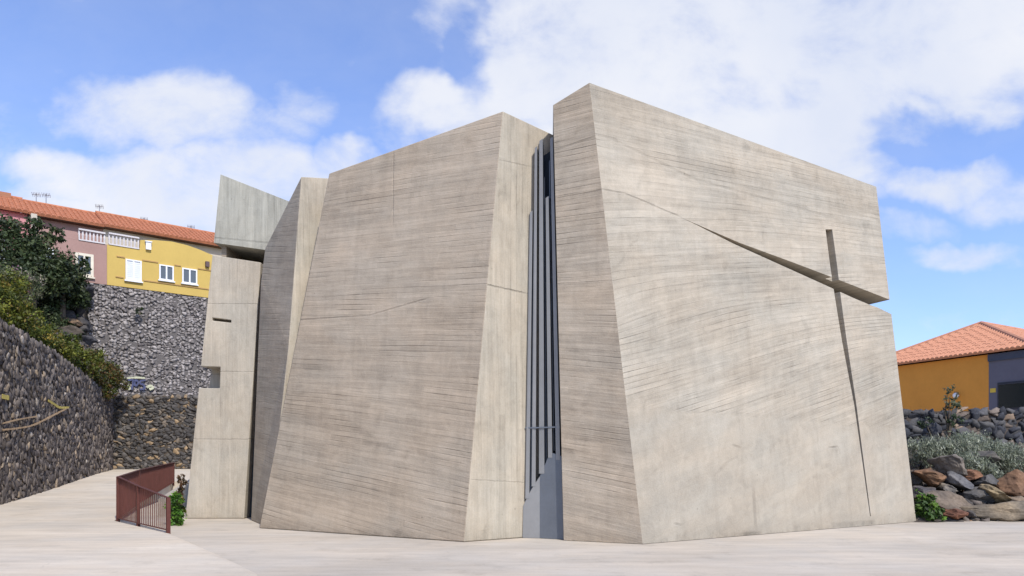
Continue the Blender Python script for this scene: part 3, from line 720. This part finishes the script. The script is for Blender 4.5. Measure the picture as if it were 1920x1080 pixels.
gR = [(3, (.10, .115, .02)), (2, (.15, .10, .03)), (1.5, (.14, .07, .025)), (2, (.06, .075, .02))]
# trees on the bank
def tree(label, px_blobs, Y, trunk_px, n, size, pal):
    bl = []
    for px, py, hw, hh, dY in px_blobs:
        y_ = Y + dY; p = at(px, py, y_); bl.append((p.x, p.y, p.z, hw / F * y_, hw / F * y_ * .8, hh / F * y_))
    b0 = at(trunk_px[0], trunk_px[1], Y); root = empty('tree', b0); tag(root, label, 'tree', 'dark trees on the bank')
    foliage('crown', bl, n, size, pal, root, shell=.35)
    mb = MB(); top_ = b0 + Vector((.1, 0, 1.5)); mb.bar(b0 - Vector((0, 0, .4)), top_, .17, 8, .12)
    for b in bl:
        q = Vector(b[:3]); mid_ = top_.lerp(q, .5) + Vector((rng.uniform(-.2, .2), rng.uniform(-.2, .2), .15)); mb.bar(top_, mid_, .09, 6, .06); mb.bar(mid_, q + Vector((0, 0, b[5] * .5)), .06, 5, .02)
    mb.build('trunk', BARK, root)
tree('large dark green tree in front of the pink houses', [(30, 470, 50, 42, 0), (70, 490, 45, 45, .4), (30, 520, 50, 40, -.5), (100, 440, 22, 14, .6), (62, 425, 20, 16, .3), (10, 430, 30, 22, 0), (90, 515, 42, 36, .2), (126, 500, 24, 26, .6)], 33.5, (60, 590), 15000, .085, gD)
tree('smaller dark tree leaning over the rocks next to the tall wall', [(125, 545, 34, 22, .4), (100, 560, 34, 26, 0), (130, 520, 30, 20, .5), (150, 565, 20, 12, .6), (158, 500, 10, 20, .8)], 35.0, (115, 600), 6000, .085, gD)
bush('flowering_shrub', 'pale shrub with small pink flowers at the left edge above the curved wall', [(28, 525, 30, 22, 0), (60, 535, 24, 22, 0), (45, 550, 22, 18, 0)], 29, 2600, .05,
     [(4, (.12, .14, .06)), (2, (.20, .19, .12)), (1, (.22, .10, .16)), (1, (.30, .26, .20)), (2, (.07, .09, .04))])
bush('shrub', 'yellow green shrub, highest of those spilling over the curved wall', [(15, 575, 38, 42, 0), (52, 600, 30, 30, .4), (20, 535, 34, 26, .6)], 23.5, 5200, .055, gY, group='yellow green shrubs above the curved wall')
bush('shrub', 'yellow green shrub next below the highest one on the curved wall', [(75, 635, 30, 24, 0), (55, 620, 26, 20, .3), (96, 622, 18, 14, .9)], 25.3, 3000, .055, gY, group='yellow green shrubs above the curved wall')
bush('shrub', 'rounded green shrub midway down the planted top of the curved wall', [(112, 660, 30, 20, 0), (98, 645, 20, 16, .3), (130, 640, 22, 14, .8)], 27, 3000, .055, gY, group='yellow green shrubs above the curved wall')
bush('shrub', 'green shrub with reddish tips, second from the low end of the curved wall', [(158, 678, 30, 20, 0), (140, 660, 20, 14, .5), (176, 668, 20, 14, .5)], 29, 3000, .055, gY[:3] + gR[1:2], group='yellow green shrubs above the curved wall')
bush('shrub', 'reddish green shrub hanging over the low far end of the curved wall', [(200, 705, 28, 24, 0), (222, 715, 17, 16, .4), (190, 690, 22, 16, .6), (205, 733, 14, 12, -.3)], 31, 3600, .055, gR, group='yellow green shrubs above the curved wall')
bush('dark_shrub', 'low dark green shrub growing among the dark rocks left of the tall grey wall', [(118, 610, 18, 12, 0), (142, 628, 16, 10, .4)], 34.8, 1500, .06, gD, cat='shrub')
bush('dark_shrub', 'small dark shrub under the leaning tree at the top of the rocks', [(92, 590, 18, 14, 0), (100, 610, 14, 10, 0)], 34.0, 1300, .06, gD, cat='shrub')
bush('small_shrub', 'tiny green tuft rooted in the face of the tall grey wall', [(262, 582, 7, 6, 0)], 39.1, 160, .05, gD, cat='plant')

# ------------------------------------------------------------------ houses on the left
plY = simple('yellow_render', (.52, .37, .105), .85, .06, 1.2); plP = simple('mauve_render', (.345, .215, .185), .85, .08, 1.2); plR = simple('pink_render', (.50, .22, .22), .85, .1, 1.2)
plC = simple('cream_render', (.50, .45, .37), .85, .08, 1.5); BAL = simple('balustrade_paint', (.56, .53, .53), .8, .1, 4); white = simple('white_paint', (.72, .73, .74), .6, .05, 2); GL = glass_mat('window_glass', (.09, .11, .13), .15)
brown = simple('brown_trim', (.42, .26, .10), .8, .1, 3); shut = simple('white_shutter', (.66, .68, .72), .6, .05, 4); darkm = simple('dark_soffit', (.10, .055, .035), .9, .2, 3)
m_, N = new_mat('terracotta_tile'); P = N.n('ShaderNodeNewGeometry').outputs['Position']
TILE_L = simple('orange_roof_tile', (.40, .155, .08), .85, .3, 5); TILE_R = simple('salmon_roof_tile', (.53, .25, .15), .85, .16, 6)
def obox(mb, t0, t1, o0, o1, z0, z1, fr=None):
    fr = fr or H; P8 = [fr(t0, o0, z0), fr(t1, o0, z0), fr(t1, o0, z1), fr(t0, o0, z1)]; return mb.prism(P8, fr(t0, o1, z0) - fr(t0, o0, z0))
def tiled(mb, a, b, c, d_, n, r=.07):
    """roof slope: eave a-b, top d-c; barrel tile columns up the slope"""
    a, b, c, d_ = map(Vector, (a, b, c, d_)); nor = (b - a).cross(d_ - a).normalized()
    if nor.z < 0: nor = -nor
    mb.prism([a, b, c, d_], -nor * .10)
    ew = (b - a).length / n
    for i in range(n):
        s = (i + .5) / n; e = a.lerp(b, s); t = d_.lerp(c, s)
        if (t - e).length < .15: continue
        w = (b - a).normalized() * ew * .42
        nr = max(2, int((t - e).length / .4)); 
        vs = []; 
        for k in range(nr):
            p0 = e.lerp(t, k / nr); p1 = e.lerp(t, (k + 1) / nr); 
            ring = lambda p, g: [p + w * math.cos(math.pi * j / 4) * g + nor * (math.sin(math.pi * j / 4) * r * g + .005) for j in range(5)]
            vs = ring(p0, 1.05) + ring(p1, .85)
            mb.add(vs, [(j, j + 1, j + 6, j + 5) for j in range(4)] + [(0, 1, 2, 3, 4)])
    return mb
def roof_left(parent, t0, t1, ze, zr, mat, ridge=True):
    mb = MB(); tiled(mb, H(t0, -.55, ze), H(t1, -.55, ze), H(t1, -3.3, zr), H(t0, -3.3, zr), int((t1 - t0) / .24))
    tiled(mb, H(t1, -6.2, ze), H(t0, -6.2, ze), H(t0, -3.32, zr), H(t1, -3.32, zr), 6)
    mb.bar(H(t0, -3.3, zr + .02), H(t1, -3.3, zr + .02), .10, 8)
    r_ = mb.build('roof', mat, parent, fix=False)
    return r_
def window_left(parent, t0, t1, z0, z1, off=.0, panes=2, shutter=False, frame=white, fw=.07):
    mb = MB(); obox(mb, t0, t0 + fw, off + .004, off + .07, z0, z1); obox(mb, t1 - fw, t1, off + .004, off + .07, z0, z1)
    obox(mb, t0 + fw, t1 - fw, off + .004, off + .07, z0, z0 + fw); obox(mb, t0 + fw, t1 - fw, off + .004, off + .07, z1 - fw, z1)
    tm = (t0 + t1) / 2; obox(mb, tm - .04, tm + .04, off + .004, off + .065, z0 + fw, z1 - fw)
    w = mb.build('window', frame, parent)
    mb = MB(); obox(mb, t0 + fw, t1 - fw, off + .004, off + .03, z0 + fw, z1 - fw); mb.build('shutter' if shutter else 'pane', shut if shutter else GL, w)
    if shutter:
        mb = MB()
        for k in range(9): zz = z0 + fw + .03 + k * (z1 - z0 - 2 * fw) / 9.5; obox(mb, t0 + fw + .02, t1 - fw - .02, off + .031, off + .04, zz, zz + .03)
        mb.build('slats', shut, w)
    mb = MB(); obox(mb, t0 - .06, t1 + .06, off + .002, off + .12, z0 - .07, z0 - .003); mb.build('sill', frame, w)
    return w
def balustrade(parent, t0, t1, z0, z1, off=0.0):
    mb = MB(); obox(mb, t0, t1, off - .16, off + .04, z1 - .08, z1); obox(mb, t0, t1, off - .16, off + .04, z0, z0 + .07)
    n = int((t1 - t0) / .17)
    for i in range(n + 1):
        tt = t0 + .03 + (t1 - t0 - .06) * i / n; mb.bar(H(tt, off - .06, z0 + .07), H(tt, off - .06, (z0 + z1) / 2), .035, 6, .055); mb.bar(H(tt, off - .06, (z0 + z1) / 2), H(tt, off - .06, z1 - .08), .055, 6, .03)
    return mb.build('balustrade', BAL, parent)
# yellow house
yh = empty('house', H(3.5, -3, 10.45)); tag(yh, 'yellow house with white windows under an orange tiled roof on the tall wall', 'house')
face = [(.80, 10.475), (9.2, 10.475), (9.2, 12.6), (6.2, 12.93), (5.5, 13.13), (4.8, 13.27), (4.0, 13.33), (3.1, 13.25), (2.40, 13.12), (2.36, 12.60), (.80, 12.60)]
MB().prism([H(t, .02, z) for t, z in face], -hnn * .25).build('front_wall', plY, yh)
mb = MB(); obox(mb, .82, 9.2, -.235, -6, 10.475, 12.55); mb.build('wall', plY, yh)
mb = MB(); obox(mb, .80, 9.2, -1.0, -5.9, 12.56, 13.78); mb.build('upper_wall', plC, yh)
rf = roof_left(yh, .80, 9.4, 13.78, 15.12, TILE_L)
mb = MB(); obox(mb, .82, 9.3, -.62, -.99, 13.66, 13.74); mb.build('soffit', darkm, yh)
balustrade(yh, .88, 2.34, 12.603, 13.25, .02)
window_left(yh, 1.67, 2.45, 10.86, 11.98, .02, shutter=True)
window_left(yh, 3.33, 4.07, 11.12, 11.96, .02); window_left(yh, 4.515, 5.31, 11.12, 11.96, .02)
for z, segs in ((12.02, ((1.25, 1.64), (2.5, 3.28), (4.12, 4.46), (5.36, 9.0))), (10.93, ((1.2, 1.58), (2.55, 6.0), (6.0, 9.0)))):
    for a, b in segs: mb = MB(); obox(mb, a, b, .022, .06, z, z + .06); mb.build('string_course', brown, yh)
def vent(parent, t, z):
    mb = MB(); obox(mb, t - .13, t + .13, .022, .16, z - .2, z + .2); obox(mb, t - .17, t + .17, .022, .2, z + .2, z + .25)
    mb.build('lantern', white, parent)
vent(yh, 2.78, 12.85); 
mb = MB(); obox(mb, 5.75, 5.95, .022, .2, 12.2, 12.5); mb.build('lantern', simple('dark_lamp', (.12, .08, .08)), yh)
# mauve house
mh = empty('house', H(-1, -3, 10.45)); tag(mh, 'mauve house with a white balustrade next to the yellow house', 'house')
mb = MB(); obox(mb, -.08, .792, .02, -.22, 10.475, 12.58); obox(mb, -2.55, -.08, .02, -.22, 9.4, 12.58); mb.build('front_wall', plP, mh)
mb = MB(); obox(mb, -2.55, .79, -.23, -6, 10.475, 12.5); mb.build('wall', plP, mh)
mb = MB(); obox(mb, -2.55, .79, -1.0, -5.9, 12.55, 13.74); mb.build('upper_wall', plP, mh)
roof_left(mh, -2.6, .79, 13.74, 15.03, TILE_L)
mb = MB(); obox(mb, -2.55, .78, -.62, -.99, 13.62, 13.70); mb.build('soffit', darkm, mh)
balustrade(mh, -.50, .72, 12.583, 13.2, .02)
mb = MB(); obox(mb, -2.5, -.56, .02, -.15, 12.583, 13.0); mb.build('parapet', plP, mh)
window_left(mh, -.67, .17, 10.75, 11.93, .02, frame=simple('cream_frame', (.68, .62, .5)), fw=.13)
window_left(mh, -2.3, -1.6, 10.75, 11.93, .02, frame=white)
mb = MB(); obox(mb, -2.56, -2.30, .03, -.9, 12.583, 13.55); mb.build('pillar', plC, mh)
# pink house
ph = empty('house', H(-5, -3, 10.45)); tag(ph, 'salmon pink house at the left edge, partly hidden by the dark tree', 'house')
mb = MB(); obox(mb, -9, -2.57, .03, -6, 9.4, 12.9); mb.build('wall', plR, ph)
mb = MB(); obox(mb, -9, -2.63, -.9, -5.9, 12.92, 13.72); mb.build('upper_wall', plR, ph)
mb = MB(); obox(mb, -9, -2.57, .06, -.15, 12.903, 13.2); mb.build('parapet', plR, ph)
roof_left(ph, -9, -2.62, 13.76, 15.10, TILE_L)
mb = MB(); obox(mb, -3.9, -3.15, -2.9, -3.6, 14.6, 15.22); mb.build('chimney', simple('brick_stack', (.33, .15, .085)), ph)
window_left(ph, -4.4, -3.6, 11.0, 12.1, .03)
# roof antennas
ant_m = simple('antenna_metal', (.25, .25, .27), .5, .1, 5, metal=.5)
def antenna(px, py_top, t, h, label):
    b0 = H(t, -3.3, 15.02); r_ = empty('antenna', b0); tag(r_, label, 'antenna', 'television antennas on the left roofs')
    MB().bar(b0 - Vector((0, 0, .1)), b0 + Vector((0, 0, h)), .02, 6).build('mast', ant_m, r_)
    mb = MB(); mb.bar(b0 + Vector((-.2, -.06, h - .06)), b0 + Vector((.2, .06, h - .06)), .014, 5)
    for k in range(6): c = b0 + Vector((-.18 + .072 * k, -.05 + .02 * k, h - .06)); mb.bar(c + Vector((.03, -.1, .09)), c - Vector((.03, -.1, .09)), .01, 4)
    mb.build('aerial', ant_m, r_)
antenna(0, 0, 1.0, .55, 'thin antenna on the roof where the yellow and mauve houses meet')
antenna(0, 0, -1.55, .62, 'thin antenna at the middle of the mauve house roof')
antenna(0, 0, -2.0, .55, 'thin antenna on the left part of the mauve house roof')
antenna(0, 0, 3.3, .3, 'short antenna on the yellow house roof above its middle')
antenna(0, 0, 5.9, .35, 'short antenna on the yellow house roof beside the tower')

# ------------------------------------------------------------------ railing
rust = simple('rust_red_steel', (.105, .036, .028), .55, .18, 3, metal=.2)
rail = empty('railing', (-9.2, 17.1, 0)); tag(rail, 'rust red steel bar railing around the sunken planter', 'railing')
def run(p0, p1, h0, h1, z0, z1, gap=.11, base_gap=.05):
    p0, p1 = Vector(p0), Vector(p1); L = (p1 - p0).length; n = int(L / gap); d_ = (p1 - p0).normalized(); nn_ = Vector((-d_.y, d_.x, 0))
    a0 = Vector((p0.x, p0.y, z0)); a1 = Vector((p1.x, p1.y, z1))
    mb = MB()
    for i in range(n + 1):
        t = i / n; q = a0.lerp(a1, t); h = h0 + (h1 - h0) * t
        mb.box(q - d_ * .008 - nn_ * .010 + Vector((0, 0, base_gap)), d_ * .013, nn_ * .016, Vector((0, 0, h - base_gap - .01)))
    mb.build('bars', rust, rail)
    mb = MB(); th = .02
    mb.prism([a0 + Vector((0, 0, h0)) - nn_ * .03, a1 + Vector((0, 0, h1)) - nn_ * .03, a1 + Vector((0, 0, h1)) + nn_ * .03, a0 + Vector((0, 0, h0)) + nn_ * .03], (0, 0, -.014)); mb.build('handrail', rust, rail)
    mb = MB(); mb.prism([a0 + Vector((0, 0, base_gap)) - nn_ * .027, a1 + Vector((0, 0, base_gap)) - nn_ * .027, a1 + Vector((0, 0, base_gap)) + nn_ * .027, a0 + Vector((0, 0, base_gap)) + nn_ * .027], (0, 0, .012)); mb.build('bottom_rail', rust, rail)
    for q, h in ((a0, h0), (a1, h1)): mb = MB(); mb.box(q - d_ * .03 - nn_ * .035 - Vector((0, 0, .05)), d_ * .06, nn_ * .07, Vector((0, 0, h + .05))); mb.build('post', rust, rail)
g0, g1 = (-9.2, 17.08, 0), (-6.78, 14.42, 0); g2 = (-10.62, 20.8, 0); g3 = (-12.5, 27.0, 0); gm = (-8.1, 15.85, 0)
run(g0, gm, 1.03, .87, .03, .03, .10)
run(gm, g1, .87, .70, .03, .03, .115)
run(g0, g2, 1.03, 1.0, .03, .13, .12)
run(g2, g3, 1.0, .80, .13, .47, .10)
# concrete kerb walls and planter by the tower
kw = MB().prism([Vector((-8.85, 18.3, -.05)), Vector((-10.8, 24.5, -.05)), Vector((-10.8, 24.5, .74)), Vector((-8.85, 18.3, .46))], (.2, .05, 0)).build('retaining_wall', concrete('kerb_concrete', Vector((-.3, 1, 0)), (.38, .34, .28), 'h', None, 0, .5, seed=81.0))
tag(kw, 'low pale concrete retaining wall between the railing and the tower', 'low wall')
bush('planter_bush', 'bright green leafy bush between the railing and the concrete tower', [(331, 938, 13, 12, 0), (335, 962, 11, 15, .1), (322, 950, 9, 14, .2), (337, 980, 8, 8, 0), (325, 978, 9, 12, .1)], 16.2, 2100, .042,
     [(3, (.07, .17, .02)), (3, (.11, .22, .03)), (1.5, (.04, .09, .015)), (.5, (.18, .16, .04))], cat='bush', base_z=0)
bush('dry_plant', 'small dry brown plant beside the tower base behind the green bush', [(341, 905, 7, 14, 0), (338, 925, 6, 10, 0)], 18.6, 420, .045, [(3, (.16, .09, .05)), (2, (.10, .07, .04)), (1, (.2, .14, .08))], cat='plant', base_z=0)

# ------------------------------------------------------------------ right side: bank, boulders, shrubs, house
grid = [(8.6 + 1.0 * i) for i in range(18)]
def bank_z(x, y):
    t = min(max((y - 17.25) / 5.0, 0), 1); return -.05 + 1.75 * t ** .9 + .12 * mnoise.noise(Vector((x * .9, y * .9, 0)))
grid_sheet('bank', grid, [17.0 + .45 * i for i in range(15)], bank_z, SOIL)
def bank_pt():
    x, y = rng.uniform(9, 15.5), rng.uniform(17.15, 21.5); return (x, y, bank_z(x, y) + .02)
scree('gravel', 1500, [(5, (.075, .066, .06)), (3, (.12, .10, .085)), (1, (.2, .13, .08))], bank_pt)
br = [  # px, py, half w px, half h px, Y, colour, tilt, label
    (1885, 964, 78, 22, 17.5, (.27, .215, .165), .03, 'long flat tan boulder at the foot of the bank'),
    (1770, 950, 62, 27, 17.9, (.17, .135, .115), -.45, 'big dark grey slanting boulder above the green plant'),
    (1748, 896, 34, 15, 18.6, (.23, .13, .08), -.1, 'flat rust brown boulder close to the church corner'),
    (1785, 872, 32, 20, 19.0, (.22, .185, .165), -.5, 'upright grey brown boulder at the top of the heap under the silver shrubs'),
    (1868, 932, 34, 15, 18.2, (.33, .25, .16), -.4, 'pale tan wedge shaped boulder resting on the long flat one'),
    (1910, 905, 36, 24, 18.5, (.23, .135, .09), -.1, 'large rusty red boulder at the right edge'),
    (1832, 930, 30, 18, 18.4, (.13, .12, .12), .2, 'grey boulder left of the pale wedge boulder'),
    (1822, 893, 20, 12, 18.9, (.30, .155, .10), .1, 'orange brown stone tucked under the silver shrubs'),
    (1800, 905, 26, 12, 18.7, (.16, .155, .17), -.5, 'blue grey slab leaning in the middle of the heap'),
    (1725, 928, 26, 16, 18.2, (.15, .13, .13), .0, 'grey boulder touching the church corner above the plant'),
    (1783, 966, 22, 12, 17.45, (.26, .12, .08), -.1, 'small brick red stone on the ground left of the long flat boulder'),
    (1812, 966, 20, 14, 17.7, (.10, .09, .09), .0, 'small black stone beside the brick red stone'),
    (1730, 968, 24, 14, 17.7, (.10, .095, .095), .0, 'dark stone hidden behind the green plant'),
    (1850, 905, 22, 14, 18.8, (.11, .105, .11), .1, 'dark stone in the shade under the silver shrubs'),
    (1770, 915, 20, 12, 18.5, (.24, .21, .19), -.3, 'small pale grey stone in the middle of the heap'),
    (1912, 945, 26, 14, 18.0, (.26, .2, .155), .0, 'tan stone at the right edge above the long flat boulder'),
    (1712, 900, 22, 16, 18.9, (.10, .09, .085), .0, 'dark stone half hidden by the church corner'),
    (1840, 860, 26, 14, 19.6, (.12, .11, .105), .0, 'dark stone behind the silver shrubs'),
    (1965, 960, 40, 24, 17.6, (.2, .16, .13), .0, 'brown boulder just past the right edge')]
for i, (px, py, hw, hh, Y, c, rot, lab) in enumerate(br):
    p = at(px, py, Y); boulder('boulder', p, (hw / F * Y * 1.08, .45, hh / F * Y * 1.15), (c[0] * .78, c[1] * .80, c[2] * .74), 10 + i, lab, 'boulders heaped on the bank', rot=rot)
sil = [(4, (.215, .235, .165)), (3, (.30, .32, .235)), (1.5, (.12, .14, .09)), (1, (.38, .39, .30))]
grp = 'silver green shrubs on the bank'
for lab, bl, Y in (('silver green shrub nearest the church corner', [(1730, 845, 32, 24, 0), (1757, 838, 28, 20, .2)], 20.2),
                   ('tallest silver green shrub in the middle of the row', [(1800, 838, 36, 26, 0), (1830, 832, 34, 22, .4)], 20.4),
                   ('silver green shrub right of the tallest one', [(1862, 856, 34, 26, 0), (1888, 846, 24, 20, .4)], 20.0),
                   ('silver green shrub running out of the right edge', [(1905, 866, 34, 26, 0), (1950, 860, 36, 26, .3)], 19.8),
                   ('low silver green shrub drooping over the boulders', [(1835, 880, 28, 18, 0), (1862, 893, 20, 14, 0), (1815, 862, 26, 16, .3)], 19.1)):
    bush('silver_shrub', lab, bl, Y, 3600, .05, sil, group=grp, asp=.22, up=.8, shell=.3)
bush('leafy_plant', 'bright green leafy plant at the church corner in front of the boulders', [(1738, 958, 20, 20, 0), (1728, 940, 12, 12, .1), (1758, 966, 12, 12, -.1), (1746, 935, 9, 8, 0)], 17.2, 750, .06,
     [(3, (.055, .11, .018)), (2, (.11, .19, .03)), (2, (.03, .06, .014))], cat='plant', base_z=0)
bush('sapling', 'thin grey green sapling against the orange wall', [(1780, 745, 13, 20, 0), (1786, 765, 16, 14, 0), (1778, 725, 8, 16, 0)], 22.6, 260, .05, [(3, (.12, .13, .07)), (2, (.08, .10, .05))], cat='plant', base_z=2.0)
bush('low_plant', 'sparse green weed on the lava wall under the sapling', [(1790, 788, 16, 10, 0), (1735, 790, 12, 12, 0)], 22.6, 260, .05, [(3, (.07, .10, .05)), (2, (.05, .07, .04))], cat='plant', base_z=1.6)
o = MB().add([(9, 23.4, 2.7), (40, 24, 2.7), (40, 60, 2.7), (9, 60, 2.7)], [(0, 1, 2, 3)]).build('upper_yard', PAV, fix=False); o['kind'] = 'structure'
# house
HA = Vector((19.58, 30.0, 0)); he = Vector((-.366, .93, 0)).normalized(); hin = Vector((.93, .366, 0)).normalized()
def Q(s, i, z): p = HA + he * s + hin * i; return Vector((p.x, p.y, z))
orr = simple('ochre_render', (.66, .28, .048), .85, .08, .8); blu = simple('slate_blue_render', (.125, .12, .15), .85, .08, .8)
rh = empty('house', Q(2.5, 3.5, 2.7)); tag(rh, 'ochre and slate blue house with a hipped salmon tile roof on the right', 'house')
mb = MB(); obox(mb, .0, 6.6, .0, 6.8, 2.65, 5.66, Q); mb.build('ochre_wall', orr, rh)
mb = MB(); obox(mb, -1.75, -.003, -.03, 6.8, 2.65, 5.66, Q); mb.build('blue_wall', blu, rh)
mb = MB(); obox(mb, -1.75, 0.0, -.10, -.033, 5.36, 5.64, Q); mb.build('fascia', simple('dark_fascia', (.06, .07, .10)), rh)
ev, ap = 5.76, 7.62
c0, c1, c2, c3 = Q(-1.95, -.28, ev), Q(6.8, -.28, ev), Q(6.8, 7.1, ev), Q(-1.95, 7.1, ev)
apx = Q(2.86, 3.5, ap); 
mb = MB()
def hip(a, b, apex, n):
    nor = (b - a).cross(apex - a).normalized()
    if nor.z < 0: nor = -nor
    mb.prism([a, b, apex], -nor * .08)
    Lh = (b - a).length; e = (b - a).normalized(); sa = (apex - a).dot(e); foot = a + e * sa; upv = apex - foot; w = e * (Lh / n) * .44
    for i in range(n):
        s = (i + .5) / n * Lh; f = s / sa if s < sa else (Lh - s) / (Lh - sa); st = a + e * s; en = st + upv * f; nr = max(1, int((en - st).length / .38))
        for k in range(nr):
            p0 = st.lerp(en, k / nr) - (upv.normalized() * .06 if k == 0 else Vector()); p1 = st.lerp(en, (k + 1) / nr)
            rg = lambda p, g: [p + w * math.cos(math.pi * j / 4) * g + nor * (math.sin(math.pi * j / 4) * .075 * g + .004) for j in range(5)]
            mb.add(rg(p0, 1.05) + rg(p1, .86), [(j, j + 1, j + 6, j + 5) for j in range(4)] + [(0, 1, 2, 3, 4)])
hip(c0, c1, apx, 40); hip(c1, c2, apx, 30); hip(c2, c3, apx, 40); hip(c3, c0, apx, 30)
for c in (c0, c1, c2, c3): mb.bar(c + Vector((0, 0, .03)), apx + Vector((0, 0, .03)), .09, 7)
mb.build('roof', TILE_R, rh, fix=False)
fr = simple('dark_frame', (.035, .035, .045), .5)
mb = MB(); obox(mb, -1.6, -.38, -.06, -.034, 3.35, 4.46, Q); w = mb.build('window', fr, rh)
mb = MB(); obox(mb, -1.54, -.44, -.075, -.062, 3.42, 4.36, Q); mb.build('pane', glass_mat('dark_glass', (.015, .02, .02), .12), w)
mb = MB(); obox(mb, -1.56, -.42, -.10, -.062, 4.36, 4.40, Q); mb.build('frame', fr, w)
sg = MB(); obox(sg, -.30, -.07, -.05, -.034, 4.08, 4.25, Q); sg = sg.build('sign', simple('yellow_sign', (.60, .42, .06), .6)); tag(sg, 'small plain yellow sign fixed to the slate blue wall', 'sign')
lp = Q(1.36, -.05, 4.07); lr = empty('wall_lamp', Q(1.36, 0, 4.07)); tag(lr, 'small round white lamp mounted on the ochre wall', 'lamp')
bm = bmesh.new(); bmesh.ops.create_uvsphere(bm, u_segments=12, v_segments=8, radius=.12); me = bpy.data.meshes.new('globe'); bm.to_mesh(me); bm.free(); me.transform(Matrix.Translation(lp - hin * .1))
link('globe', me, [white], lr, True); mb = MB(); mb.bar(Q(1.36, .0, 4.07), lp - hin * .03, .05, 8); mb.build('bracket', white, lr)
